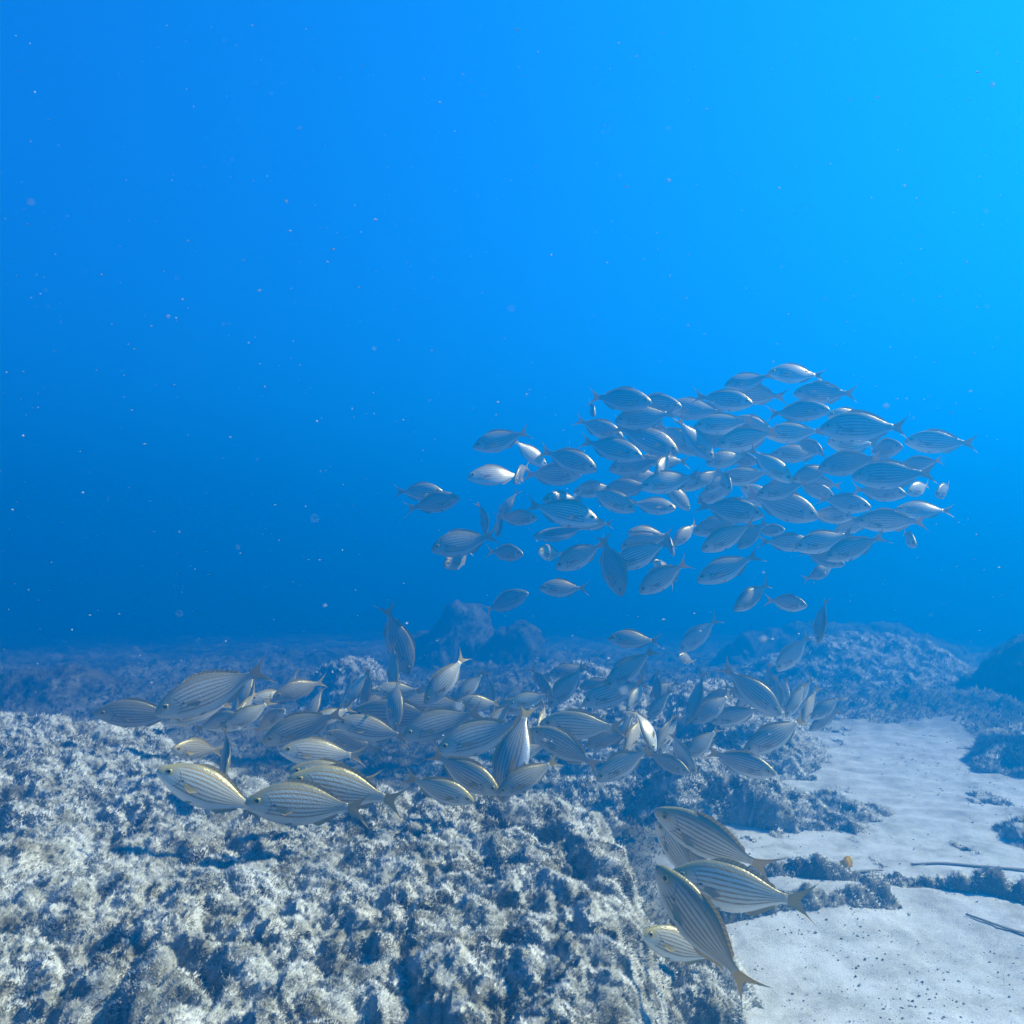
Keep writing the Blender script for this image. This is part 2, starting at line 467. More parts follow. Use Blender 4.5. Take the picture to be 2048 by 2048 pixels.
def fish_skin():
    m, nt, b = new_mat("fish_skin")
    uv = nt.nodes.new("ShaderNodeUVMap"); uv.uv_map = "UVMap"
    sp = nt.nodes.new("ShaderNodeSeparateXYZ"); nt.links.new(uv.outputs[0], sp.inputs[0])
    u, v = sp.outputs[0], sp.outputs[1]
    info = nt.nodes.new("ShaderNodeObjectInfo")
    # slight waviness of the lines, different on every fish
    cb = nt.nodes.new("ShaderNodeCombineXYZ")
    nt.links.new(math_node(nt, 'MULTIPLY', u, 5.0), cb.inputs[0]); nt.links.new(math_node(nt, 'MULTIPLY', v, 4.0), cb.inputs[1])
    nt.links.new(math_node(nt, 'MULTIPLY', info.outputs["Random"], 40.0), cb.inputs[2])
    nz = noise(nt, 1.0, 3, 0.5, cb.outputs[0])
    wob = math_node(nt, 'MULTIPLY', math_node(nt, 'SUBTRACT', nz.outputs["Fac"], 0.5), 0.03)
    vv = math_node(nt, 'ADD', v, wob)
    s = math_node(nt, 'SINE', math_node(nt, 'MULTIPLY', vv, 2 * math.pi * 9.5))
    line = smooth(nt, s, 0.0, 0.55)
    zone = math_node(nt, 'MULTIPLY', smooth(nt, v, 0.14, 0.24), math_node(nt, 'SUBTRACT', 1.0, smooth(nt, v, 0.93, 0.99)))
    zone = math_node(nt, 'MULTIPLY', zone, smooth(nt, u, 0.17, 0.27))
    brk = noise(nt, 2.6, 3, 0.6, cb.outputs[0])
    line = math_node(nt, 'MULTIPLY', math_node(nt, 'MULTIPLY', line, zone), math_node(nt, 'ADD', 0.55, math_node(nt, 'MULTIPLY', 0.45, smooth(nt, brk.outputs['Fac'], 0.25, 0.55))))
    base = mixc(nt, smooth(nt, v, 0.08, 0.26), (0.76, 0.74, 0.64), (0.60, 0.565, 0.43))
    base = mixc(nt, smooth(nt, v, 0.72, 1.0), base, (0.30, 0.24, 0.09))
    head = math_node(nt, 'MULTIPLY', math_node(nt, 'SUBTRACT', 1.0, smooth(nt, u, 0.14, 0.26)), smooth(nt, v, 0.35, 0.6))
    base = mixc(nt, math_node(nt, 'MULTIPLY', head, 0.8), base, (0.46, 0.33, 0.08))
    col = mixc(nt, math_node(nt, 'MULTIPLY', line, 0.9), base, (0.38, 0.215, 0.02))
    # scale mottling
    vor = nt.nodes.new("ShaderNodeTexVoronoi"); vor.inputs["Scale"].default_value = 1.0
    c2 = nt.nodes.new("ShaderNodeCombineXYZ")
    nt.links.new(math_node(nt, 'MULTIPLY', u, 62.0), c2.inputs[0]); nt.links.new(math_node(nt, 'MULTIPLY', v, 30.0), c2.inputs[1])
    nt.links.new(c2.outputs[0], vor.inputs["Vector"])
    sc = math_node(nt, 'MULTIPLY', smooth(nt, u, .2, .25), math_node(nt, 'MULTIPLY', vor.outputs["Distance"], 0.12))
    col = mixc(nt, sc, col, (0.12, 0.12, 0.10))
    # gill cover edge and the dark spot at the base of the breast fin
    gx = math_node(nt, 'SUBTRACT', v, 0.47)
    ge = math_node(nt, 'ADD', u, math_node(nt, 'MULTIPLY', math_node(nt, 'MULTIPLY', gx, gx), 0.62))
    gd = math_node(nt, 'ABSOLUTE', math_node(nt, 'SUBTRACT', ge, 0.262))
    gill = math_node(nt, 'MULTIPLY', math_node(nt, 'SUBTRACT', 1.0, smooth(nt, gd, 0.002, 0.009)), math_node(nt, 'SUBTRACT', 1.0, smooth(nt, math_node(nt, 'ABSOLUTE', gx), 0.26, 0.36)))
    col = mixc(nt, math_node(nt, 'MULTIPLY', gill, 0.55), col, (0.10, 0.09, 0.07))
    du = math_node(nt, 'MULTIPLY', math_node(nt, 'SUBTRACT', u, 0.285), 1.6)
    dv = math_node(nt, 'SUBTRACT', v, 0.475)
    dd = math_node(nt, 'SQRT', math_node(nt, 'ADD', math_node(nt, 'MULTIPLY', du, du), math_node(nt, 'MULTIPLY', dv, dv)))
    col = mixc(nt, math_node(nt, 'SUBTRACT', 1.0, smooth(nt, dd, 0.016, 0.034)), col, (0.015, 0.014, 0.02))
    # mouth
    mo = math_node(nt, 'MULTIPLY', math_node(nt, 'SUBTRACT', 1.0, smooth(nt, u, 0.055, 0.075)), math_node(nt, 'SUBTRACT', 1.0, smooth(nt, math_node(nt, 'ABSOLUTE', math_node(nt, 'SUBTRACT', v, math_node(nt, 'SUBTRACT', 0.47, math_node(nt, 'MULTIPLY', u, 1.2)))), 0.02, 0.06)))
    col = mixc(nt, math_node(nt, 'MULTIPLY', mo, 0.6), col, (0.09, 0.07, 0.05))
    val = math_node(nt, 'ADD', 0.72, math_node(nt, 'MULTIPLY', info.outputs["Random"], 0.60))
    hs = nt.nodes.new("ShaderNodeHueSaturation"); nt.links.new(col, hs.inputs["Color"]); nt.links.new(val, hs.inputs["Value"])
    nt.links.new(hs.outputs[0], b.inputs["Base Color"])
    b.inputs["Metallic"].default_value = 0.30
    nt.links.new(math_node(nt, 'ADD', 0.34, math_node(nt, 'MULTIPLY', line, 0.2)), b.inputs["Roughness"])
    b.inputs["Specular IOR Level"].default_value = 0.5
    bp = nt.nodes.new("ShaderNodeBump"); bp.inputs["Strength"].default_value = 0.25; bp.inputs["Distance"].default_value = 0.002
    nt.links.new(math_node(nt, 'SUBTRACT', math_node(nt, 'MULTIPLY', vor.outputs["Distance"], -1.0), math_node(nt, 'MULTIPLY', gill, 2.0)), bp.inputs["Height"]); nt.links.new(bp.outputs[0], b.inputs["Normal"])
    return m

def fin_skin():
    m, nt, b = new_mat("fin_skin")
    uv = nt.nodes.new("ShaderNodeUVMap"); uv.uv_map = "UVMap"
    sp = nt.nodes.new("ShaderNodeSeparateXYZ"); nt.links.new(uv.outputs[0], sp.inputs[0])
    ray = math_node(nt, 'SINE', math_node(nt, 'MULTIPLY', sp.outputs[1], 80.0))
    col = mixc(nt, smooth(nt, ray, -0.3, 0.9), (0.50, 0.36, 0.10), (0.66, 0.50, 0.17))
    edge = smooth(nt, math_node(nt, 'ABSOLUTE', math_node(nt, 'SUBTRACT', sp.outputs[1], 0.5)), 0.40, 0.5)
    col = mixc(nt, edge, col, (0.85, 0.55, 0.06))
    nt.links.new(col, b.inputs["Base Color"]); b.inputs["Roughness"].default_value = 0.45
    tr = nt.nodes.new("ShaderNodeBsdfTranslucent"); nt.links.new(col, tr.inputs["Color"])
    mx = nt.nodes.new("ShaderNodeMixShader"); mx.inputs[0].default_value = 0.4
    nt.links.new(b.outputs[0], mx.inputs[1]); nt.links.new(tr.outputs[0], mx.inputs[2])
    nt.links.new(mx.outputs[0], nt.nodes["Material Output"].inputs["Surface"])
    return m

def plain(name, c, rough, metal=0.0):
    m, nt, b = new_mat(name)
    b.inputs["Base Color"].default_value = (*c, 1); b.inputs["Roughness"].default_value = rough; b.inputs["Metallic"].default_value = metal
    return m
M_SKIN, M_FIN = fish_skin(), fin_skin()
M_IRIS = plain("eye_gold", (0.62, 0.42, 0.06), 0.25, 0.3)
M_PUPIL = plain("eye_black", (0.005, 0.005, 0.008), 0.12)
M_RING = plain("eye_rim", (0.05, 0.045, 0.03), 0.4)

TT = np.array([0, .012, .03, .06, .10, .16, .24, .33, .42, .52, .62, .72, .81, .89, .95, 1.0])
TOP = np.array([0, .024, .044, .066, .089, .119, .150, .171, .179, .175, .158, .127, .091, .059, .041, .035])
BOT = np.array([0, -.024, -.040, -.058, -.078, -.103, -.133, -.155, -.168, -.171, -.159, -.130, -.093, -.060, -.041, -.036])
WID = np.array([0, .016, .026, .036, .045, .052, .064, .071, .073, .069, .060, .046, .030, .018, .011, .008])

def pchip(x, xp, fp):
    h = np.diff(xp); d = np.diff(fp) / h
    m = np.zeros_like(fp)
    m[1:-1] = np.where(d[:-1] * d[1:] > 0, 2 * d[:-1] * d[1:] / (d[:-1] + d[1:] + 1e-12), 0)
    m[0], m[-1] = d[0], d[-1]
    i = np.clip(np.searchsorted(xp, x) - 1, 0, len(h) - 1)
    t = (x - xp[i]) / h[i]
    return ((2*t**3 - 3*t**2 + 1) * fp[i] + (t**3 - 2*t**2 + t) * h[i] * m[i] + (-2*t**3 + 3*t**2) * fp[i+1] + (t**3 - t**2) * h[i] * m[i+1])

def warp(V, bend):
    """bend the fish sideways behind its shoulders (swimming curve)"""
    V = np.array(V, float)
    xs = np.linspace(0.5, -0.55, 240)
    th = bend * 1.25 * np.clip((0.22 - xs) / 0.72, 0, None) ** 1.35
    ds = xs[0] - xs[1]
    sx = 0.5 - np.cumsum(np.cos(th)) * ds + np.cos(th[0]) * ds
    sy = np.cumsum(np.sin(th)) * ds
    t = np.interp(-V[:, 0], -xs, th); cx = np.interp(-V[:, 0], -xs, sx); cy = np.interp(-V[:, 0], -xs, sy)
    y = V[:, 1].copy()
    V[:, 0] = cx + np.sin(t) * y
    V[:, 1] = cy + np.cos(t) * y
    return V

def uv_mesh(name, V, F, UV, mats, bend, mi=None):
    me = bpy.data.meshes.new(name)
    me.from_pydata([tuple(p) for p in warp(V, bend)], [], F)
    l = me.uv_layers.new(name="UVMap")
    for p in me.polygons:
        p.use_smooth = True
        for k, vi in zip(p.loop_indices, p.vertices): l.data[k].uv = UV[vi]
    for m in mats: me.materials.append(m)
    if mi is not None: me.polygons.foreach_set("material_index", mi)
    me.update()
    return me

def body_mesh(bend):
    t = np.concatenate([np.linspace(0, 1, 40)[1:] ** 1.35])
    top, bot, wid = (pchip(t, TT, a) for a in (TOP, BOT, WID))
    n = 26
    V, UV = [(0.5, 0, -.002)], [(0, .48)]
    for k in range(len(t)):
        mid, hh = (top[k] + bot[k]) / 2, (top[k] - bot[k]) / 2
        for j in range(n):
            a = 2 * math.pi * j / n
            c, s = math.cos(a), math.sin(a)
            y = wid[k] * math.copysign(abs(s) ** 0.92, s) * (1 - 0.10 * max(c, 0) ** 2)
            V.append((0.5 - 0.80 * t[k], y, mid + hh * c)); UV.append((t[k], 0.5 + 0.5 * c))
    V.append((-0.304, 0, 0)); UV.append((1, .5))
    F = [(0, 1 + j, 1 + (j + 1) % n) for j in range(n)]
    for k in range(len(t) - 1):
        a, b = 1 + k * n, 1 + (k + 1) * n
        F += [(a + j, b + j, b + (j + 1) % n, a + (j + 1) % n) for j in range(n)]
    a = 1 + (len(t) - 1) * n
    F += [(a + (j + 1) % n, a + j, len(V) - 1) for j in range(n)]
    return uv_mesh("body", V, F, UV, [M_SKIN], bend)

def blade(name, P, thick, bend, nu, nv):
    """closed thin fin from a sheet P[iu][iv] of points, thickest at its root"""
    V, UV, F = [], [], []
    P = np.array(P)
    N = np.zeros_like(P); du = np.gradient(P, axis=0); dv = np.gradient(P, axis=1)
    N = np.cross(du, dv); N /= np.linalg.norm(N, axis=2, keepdims=True) + 1e-9
    for sgn in (1, -1):
        for i in range(nu):
            for j in range(nv):
                e = 1 - abs(2 * j / (nv - 1) - 1) ** 4
                V.append(P[i, j] + sgn * N[i, j] * thick * (1 - .8 * i / (nu - 1)) * (.15 + .85 * e)); UV.append((i / (nu - 1), j / (nv - 1)))
    o = nu * nv
    for i in range(nu - 1):
        for j in range(nv - 1):
            a, b, c, d = i * nv + j, i * nv + j + 1, (i + 1) * nv + j + 1, (i + 1) * nv + j
            F += [(a, d, c, b)[::-1], (o + a, o + b, o + c, o + d)[::-1]]
    ring = [(0, j) for j in range(nv)] + [(i, nv - 1) for i in range(1, nu)] + [(nu - 1, j) for j in range(nv - 2, -1, -1)] + [(i, 0) for i in range(nu - 2, 0, -1)]
    for k in range(len(ring)):
        (i, j), (p, q) = ring[k], ring[(k + 1) % len(ring)]
        a, b = i * nv + j, p * nv + q
        F.append((a, b, o + b, o + a))
    return uv_mesh(name, V, F, UV, [M_FIN], bend)

def tail_mesh(bend):
    nu, nv = 9, 17
    P = []
    for i in range(nu):
        u = i / (nu - 1); row = []
        for j in range(nv):
            v = 2 * j / (nv - 1) - 1
            root = np.array([-0.285, 0, 0.031 * v])
            edge = np.array([-0.385 - 0.125 * abs(v) ** 1.2, 0.006 * math.sin(v * 3), 0.160 * math.copysign(abs(v) ** 0.9, v)])
            p = root + (edge - root) * u
            p[2] -= math.copysign(0.018 * math.sin(math.pi * u) * abs(v), v)
            row.append(p)
        P.append(row)
    return blade("tail_fin", P, 0.0042, bend, nu, nv)

def ridge_fin(name, t0, t1, h, top, bend):
    nu, nv = 5, 19
    P = []
    for i in range(nu):
        u = i / (nu - 1); row = []
        for j in range(nv):
            s = j / (nv - 1); t = t0 + (t1 - t0) * s
            z = pchip(np.array([t]), TT, TOP if top else BOT)[0]
            prof = min(1, s / .12) ** .7 * (1 - 0.55 * s) * min(1, (1 - s) / .06 + .15) * (0.92 + 0.08 * math.sin(s * 60))
            sg = 1 if top else -1
            row.append((0.5 - 0.80 * t - u * h * prof * 1.1, 0.0015 * math.sin(s * 40), z - sg * .006 + sg * u * (h * prof + .006)))
        P.append(row)
    return blade(name, P, 0.0028, bend, nu, nv)

def paired_fin(name, root, back, down, out, length, width, side, bend):
    nu, nv = 7, 9
    d = np.array([-back, side * out, -down]); d /= np.linalg.norm(d)
    w = np.cross(d, [0, side, 0.0]); w /= np.linalg.norm(w)
    P = []
    for i in range(nu):
        u = i / (nu - 1); row = []
        for j in range(nv):
            v = 2 * j / (nv - 1) - 1
            L = length * (1 - 0.35 * (v + 1) / 2)
            spread = 0.25 + 0.75 * math.sin(min(1, u * 1.15) * math.pi / 2)
            p = np.array(root) * [1, side, 1] + d * L * u + w * width * v * spread
            p[1] += side * 0.02 * u * u
            row.append(p)
        P.append(row)
    return blade(name, P, 0.0024, bend, nu, nv)

def eye_mesh(side, bend):
    n, r = 14, 0.030
    t0 = 0.118
    w = pchip(np.array([t0]), TT, WID)[0]
    c = np.array([0.5 - .8 * t0, side * (w * 0.93), 0.030])
    V, UV, F, mi = [], [], [], []
    rings = [1.0, 0.88, 0.80, 0.56, 0.48, 0.25]
    hts = [-0.006, 0.0035, 0.0055, 0.008, 0.0088, 0.0098]
    tilt = side * 0.16
    for rr, h in zip(rings, hts):
        for j in range(n):
            a = 2 * math.pi * j / n
            V.append(c + np.array([r * rr * math.cos(a) , side * h - abs(side) * r * rr * math.cos(a) * tilt * 1.2, r * rr * math.sin(a)])); UV.append((0, 0))
    V.append(c + np.array([0, side * 0.0101, 0])); UV.append((0, 0))
    for k in range(len(rings) - 1):
        for j in range(n):
            q = (k * n + j, k * n + (j + 1) % n, (k + 1) * n + (j + 1) % n, (k + 1) * n + j)
            F.append(q if side < 0 else q[::-1]); mi.append((2, 2, 0, 0, 1)[k] if k < 4 else 1)
    k = len(rings) - 1
    for j in range(n):
        q = (k * n + j, k * n + (j + 1) % n, len(V) - 1)
        F.append(q if side < 0 else q[::-1]); mi.append(1)
    mi = [{0: 2, 1: 0, 2: 0, 3: 1, 4: 1}.get(i // n, 1) for i in range(len(F))]
    return uv_mesh("eye", V, F, UV, [M_IRIS, M_PUPIL, M_RING], bend, mi)

BENDS = (-0.85, -0.5, -0.2, 0.2, 0.5, 0.85)
def fish_kit(bend):
    kit = [("body", body_mesh(bend)), ("tail_fin", tail_mesh(bend)),
           ("dorsal_fin", ridge_fin("dorsal_fin", .34, .90, .034, True, bend)),
           ("anal_fin", ridge_fin("anal_fin", .66, .90, .030, False, bend))]
    for s in (1, -1):
        kit.append(("pectoral_fin", paired_fin("pectoral_fin", (.262, .062, -.018), 1.0, .32, .30, .15, .024, s, bend)))
        kit.append(("pelvic_fin", paired_fin("pelvic_fin", (.215, .016, -.128), 1.0, .42, .15, .095, .016, s, bend)))
        kit.append(("eye", eye_mesh(s, bend)))
    return kit
KITS = {b: fish_kit(b) for b in BENDS}

def place_fish(x, y, z, qw, qx, qy, qz, size, bend, group, label):
    root = bpy.data.objects.new("striped_fish", None)
    root.empty_display_size = 0.02
    COL.objects.link(root)
    root.rotation_mode = 'QUATERNION'
    root.location = (x, y, z); root.rotation_quaternion = (qw, qx, qy, qz)
    root.scale = (size * (1.18 if group == L else 1.14), size * random.uniform(0.95, 1.1), size * (random.uniform(1.10, 1.22) if group == S else random.uniform(1.04, 1.14)))
    tag(root, label, "fish", group)
    b = min(BENDS, key=lambda k: abs(k - (bend * 1.3 + random.uniform(-.3, .3)) * random.choice((1, 1, -1))))
    for name, me in KITS[b]:
        o = bpy.data.objects.new(name, me); COL.objects.link(o); o.parent = root

S = 'silver striped fish milling in the upper school'
L = 'striped fish feeding on the algae turf'
N = 'striped fish close up at the edge of the slab'
FISH = [
(-0.041,3.549,1.352, 0.025,0.138,-0.016,-0.990, 0.243,0.3,S,"dark fish at the school's upper left end, nose down, lower tail lobe pale yellow"),
(-0.062,3.572,1.198, -0.078,-0.072,0.173,0.979, 0.246,0.2,S,"pale backed fish pointing left at the school's left end, below the dark nose-down one"),
(0.038,3.521,1.200, 0.582,0.152,0.224,-0.767, 0.192,0.0,S,'small fish facing the viewer between the left-end pale fish and the dark pair'),
(0.079,3.854,1.343, -0.933,0.132,-0.287,-0.174, 0.204,0.0,S,"dim fish slanting down to the right behind the dark pair at the school's left"),
(0.238,3.456,1.251, -0.979,-0.028,-0.182,0.083, 0.245,0.2,S,"upper fish of the dark overlapping pair pointing right in the school's left part"),
(0.175,3.617,1.204, -0.996,-0.088,-0.008,0.024, 0.243,-0.2,S,'lower fish of the dark overlapping pair pointing right, pale snout showing'),
(0.270,3.945,1.354, -0.516,0.071,-0.141,-0.842, 0.150,0.0,S,'mostly hidden fish whose pale tail sticks up behind the dark pair'),
(0.457,3.388,1.500, -0.992,-0.023,-0.076,0.096, 0.247,0.2,S,'dark fish pointing right at the top left corner of the school'),
(0.626,3.567,1.511, -0.979,-0.070,-0.056,0.182, 0.244,0.0,S,'pale fish pointing right just behind the nose of the top left dark one'),
(0.586,3.434,1.433, 0.005,-0.077,-0.063,0.995, 0.252,0.3,S,"fish pointing left right under the dark one at the school's top left corner"),
(0.381,3.520,1.401, -0.971,-0.047,-0.204,0.112, 0.213,0.2,S,"light fish slanting down right, upper of two parallel ones near the school's left"),
(0.409,3.333,1.280, 0.976,-0.040,0.170,-0.133, 0.255,0.2,S,"gold snouted fish slanting down right, lower of two parallel ones near the school's left"),
(0.574,3.453,1.344, 0.974,-0.031,0.223,-0.032, 0.285,0.2,S,'large fish slanting down right with a pale fin mark on its dark flank'),
(0.575,3.696,1.419, -0.983,0.164,-0.051,0.062, 0.223,0.0,S,'fish showing only a pale yellow back above the large one slanting right'),
(0.394,3.896,1.566, -0.693,-0.209,-0.279,0.631, 0.138,0.0,S,'tiny nose-on fish under the tail of the top left dark fish'),
(0.554,3.523,1.238, 0.045,0.100,0.031,-0.993, 0.231,0.3,S,'fish pointing left under the gold snouted one, gill plate pale'),
(0.590,3.624,1.207, -0.136,-0.023,-0.046,0.989, 0.176,0.0,S,'dim fish half hidden beneath the left-pointing one with the pale gill plate'),
(0.639,3.358,1.216, -0.402,-0.324,-0.113,0.849, 0.166,0.2,S,"pale bellied fish turning nose down towards the viewer in the school's left middle"),
(0.695,3.597,1.268, 0.130,-0.030,-0.006,-0.991, 0.202,0.0,S,'fish whose dark forked tail stands out right of the pale bellied nose-down one'),
(0.660,3.313,1.138, 0.048,0.110,-0.016,-0.993, 0.236,0.2,S,"bright fish pointing left with a clear eye in the school's left middle"),
(0.217,3.428,1.072, 0.308,0.052,-0.038,-0.949, 0.193,-0.5,S,'stubby looking fish turned towards the viewer above the long dark one on the left'),
(0.384,3.659,1.143, 0.076,0.073,0.052,-0.993, 0.189,0.0,S,'blurred fish pointing left, head just right of the stubby looking one'),
(0.408,3.360,1.070, 0.956,0.035,0.231,-0.175, 0.214,0.3,S,'light fish curving down right directly below the blurred left-pointing head'),
(0.524,3.541,1.138, 0.032,-0.055,-0.055,0.996, 0.205,0.0,S,"grey fish pointing left behind the bright clear-eyed one's tail side"),
(0.612,3.534,1.056, 0.967,-0.181,0.104,-0.149, 0.195,0.0,S,'round fish pointing right, alone in the gap under the bright clear-eyed one'),
(0.707,3.461,1.100, -0.910,0.031,-0.377,-0.171, 0.174,0.0,S,'fish hanging nose down below the bright clear-eyed left-pointing one'),
(0.199,3.284,1.009, 0.983,-0.103,0.142,-0.048, 0.285,0.2,S,"long dark fish slanting down right low at the school's left"),
(0.217,3.389,0.925, -0.050,0.027,-0.422,-0.905, 0.229,0.3,S,'slim dark fish banking over, seen from its back, under the long dark one'),
(0.364,3.524,0.976, -0.036,0.006,-0.061,0.997, 0.156,0.2,S,'fish mostly hidden under the long dark one, its forked tail sticking out right'),
(0.016,3.591,1.005, -0.996,-0.078,0.000,0.046, 0.176,0.0,S,"fish pointing right between two upright slivers at the school's left end"),
(-0.119,3.489,1.003, -0.676,-0.269,-0.545,0.417, 0.150,0.2,S,'upright sliver of a fish, head down, leftmost of the upright ones'),
(-0.018,3.542,1.066, 0.450,0.145,0.799,-0.373, 0.158,0.0,S,'thin pale fish, tail raised to the upper right, beside the upright sliver'),
(-0.057,3.486,0.981, -0.682,-0.123,-0.496,0.524, 0.146,0.0,S,'short upright fish, head down, under the thin pale one with the raised tail'),
(-0.195,3.392,0.888, 0.091,0.111,-0.029,-0.989, 0.264,0.2,S,'fish pointing left, lowest left of the school, with a smaller one under it'),
(-0.225,3.492,0.829, -0.470,-0.161,-0.065,0.865, 0.215,0.0,S,"small turned fish tucked under the one at the school's lower left end"),
(-0.033,3.698,0.853, -0.953,-0.044,-0.038,0.298, 0.180,0.0,S,'small plump fish pointing right below the upright slivers'),
(0.164,3.495,0.844, 0.468,-0.011,-0.045,-0.883, 0.164,0.3,S,'head-on fish with yellow eyes below the slim banking one'),
(0.305,3.486,0.838, -0.057,0.235,-0.045,-0.969, 0.229,0.0,S,'left-hand fish of a pair crossing tails low in the school, nose down left'),
(0.413,3.362,0.798, 0.790,0.131,0.575,-0.165, 0.251,-0.2,S,'right-hand fish of the pair crossing tails low in the school, nearly upright'),
(0.550,3.366,0.841, -0.093,0.202,-0.054,-0.973, 0.248,0.2,S,'long fish slanting down left, just right of the pair crossing tails'),
(0.599,3.547,0.901, 0.039,-0.123,-0.030,0.991, 0.216,0.0,S,'grey fish pointing left above the long one slanting down left'),
(0.635,3.691,0.937, -0.051,0.034,0.073,0.995, 0.189,0.0,S,'fish with only its pale snout clear above the grey pair low in the school'),
(0.673,3.432,0.892, -0.648,-0.324,-0.223,0.652, 0.150,0.3,S,"fish diving towards the viewer, orange edged back, low in the school's middle"),
(0.762,3.514,0.934, 0.206,0.303,0.096,-0.926, 0.157,0.0,S,'fish with a raised dark tail behind the orange edged diving one'),
(0.633,3.341,0.747, 0.026,-0.292,-0.032,0.955, 0.223,0.3,S,"striped fish slanting down left at the school's lower edge, tail raised"),
(0.673,3.536,0.759, 0.298,-0.288,-0.132,-0.900, 0.163,0.0,S,'fish behind the lower-edge slanting one, its fin hanging below it'),
(0.233,3.592,0.692, -0.055,-0.001,-0.004,0.998, 0.198,0.0,S,'lone fish level under the school, pointing left, over the dark boulder'),
(-0.044,4.397,0.602, -0.972,0.079,0.176,0.137, 0.260,0.0,S,'faint fish with a white snout pointing right in front of the dark boulder'),
(-0.357,3.568,1.068, -0.991,-0.080,0.099,0.040, 0.227,0.2,S,'front fish of the two far left outside the school, pointing right'),
(-0.446,3.804,1.145, 0.999,0.034,0.005,0.015, 0.208,0.0,S,'rear fish of the two far left outside the school, mostly hidden'),
(0.720,3.476,1.348, -0.942,-0.093,-0.318,0.062, 0.219,0.0,S,'fish slanting down right behind the large one with a pale fin mark'),
(0.731,3.222,1.302, -0.910,0.109,-0.400,-0.033, 0.212,-0.3,S,"long fish diving right across the school's upper middle"),
(0.846,3.627,1.503, 0.092,0.079,0.095,0.988, 0.259,0.0,S,"dark fish pointing left, under the school's top edge, right of the pale right-pointing one"),
(1.010,3.356,1.571, -0.040,0.082,-0.114,-0.989, 0.190,0.4,S,'bright topped fish pointing left, left one of the topmost three'),
(1.223,3.385,1.610, -0.088,-0.046,-0.113,-0.989, 0.215,0.2,S,'topmost fish of the whole school, pointing left'),
(1.298,3.273,1.499, -0.140,-0.015,0.092,-0.986, 0.225,-0.2,S,'dark fish pointing left, lowest of the topmost three'),
(0.876,3.309,1.479, -0.979,0.019,-0.106,0.174, 0.223,0.0,S,'dark fish pointing right below the bright topped one near the top'),
(1.058,3.407,1.523, -0.074,-0.034,0.140,-0.987, 0.226,0.0,S,'pale fish pointing left, overlapped by the dark right-pointing one near the top'),
(1.161,3.234,1.414, 0.971,-0.026,0.028,-0.236, 0.224,0.2,S,'dark striped fish pointing right under the lowest of the topmost three'),
(1.324,2.972,1.302, 0.206,0.015,0.006,0.978, 0.285,0.3,S,"longest dark fish pointing left at the school's upper right, yellow lit back"),
(1.333,3.122,1.367, 0.028,-0.039,0.023,-0.999, 0.171,0.0,S,'fish whose pale head and yellow back peep over the longest dark one'),
(0.870,3.229,1.363, -0.051,0.036,-0.035,-0.997, 0.229,0.2,S,"bright yellow backed fish pointing left in the school's upper middle"),
(1.057,3.434,1.391, -0.121,-0.145,0.019,-0.982, 0.196,0.0,S,'fish half hidden between the two brightest left-pointing ones in the upper middle'),
(0.930,3.120,1.286, -0.064,0.120,0.066,-0.988, 0.220,0.3,S,'brightest white fish pointing left in the upper middle of the school'),
(1.128,3.158,1.314, 0.104,-0.016,0.021,0.994, 0.211,0.2,S,'fish pointing left with a white belly fin, right of the brightest white one'),
(1.405,3.270,1.289, 0.107,-0.009,0.016,-0.994, 0.217,0.0,S,'grey headed fish pointing left under the longest dark one'),
(1.458,3.143,1.245, 0.819,0.025,0.017,-0.573, 0.185,0.2,S,'rounded fish turned right below the tail of the longest dark one'),
(1.786,3.308,1.301, 0.197,0.032,-0.034,0.979, 0.247,0.0,S,'dark lone fish outside the school at its right end'),
(1.609,3.134,1.188, -0.151,0.100,0.054,-0.982, 0.155,0.5,S,"yellowish fish with an upright pale tail at the school's right end"),
(1.419,2.956,1.121, 0.180,-0.009,0.005,0.984, 0.263,0.2,S,'large pale striped fish pointing left near the right end, under the upright pale tail'),
(1.468,3.150,1.164, 0.177,-0.032,0.004,0.984, 0.183,0.0,S,'fish with only its white-lit back above the large pale striped one'),
(1.321,3.096,1.186, -0.164,0.082,0.011,-0.983, 0.221,0.0,S,'fish pointing left, left of the rounded right-turned one, dark belly'),
(1.489,3.260,1.090, 0.939,0.025,0.089,-0.330, 0.196,0.2,S,'dark bellied fish pointing right with a pale raised tail, near the right end'),
(1.719,3.369,1.115, 0.248,0.126,0.047,-0.959, 0.158,0.0,S,'dark rounded fish with an orange rim near the right end'),
(1.799,3.328,1.103, 0.340,0.117,0.114,-0.926, 0.151,0.0,S,'dark rounded fish with an orange rim, farthest right of such'),
(1.646,3.191,1.009, 0.146,0.034,0.191,0.970, 0.196,-0.3,S,"fish with a white forked tail, pointing left, low at the school's right end"),
(1.454,3.066,0.958, -0.174,0.035,0.168,-0.970, 0.234,0.2,S,'long fish pointing left just below and left of the white forked tail'),
(1.635,3.315,0.902, -0.659,-0.163,-0.132,0.723, 0.146,0.0,S,'small nose-on fish hanging alone under the right end of the school'),
(1.293,3.132,1.034, 0.950,0.021,0.127,-0.285, 0.189,0.2,S,"round headed fish pointing right and down in the school's right middle"),
(1.198,3.163,1.154, 0.075,-0.184,-0.065,0.978, 0.169,0.3,S,'bright striped fish pointing down left in the exact middle of the right half'),
(1.178,3.258,1.247, 0.133,-0.005,0.117,0.984, 0.202,0.0,S,'dark fish pointing left above the bright down-left one in the right half'),
(1.189,3.197,1.269, 0.873,0.101,0.250,-0.406, 0.130,0.0,S,'short striped fish pointing right on top of the dark left-pointing one'),
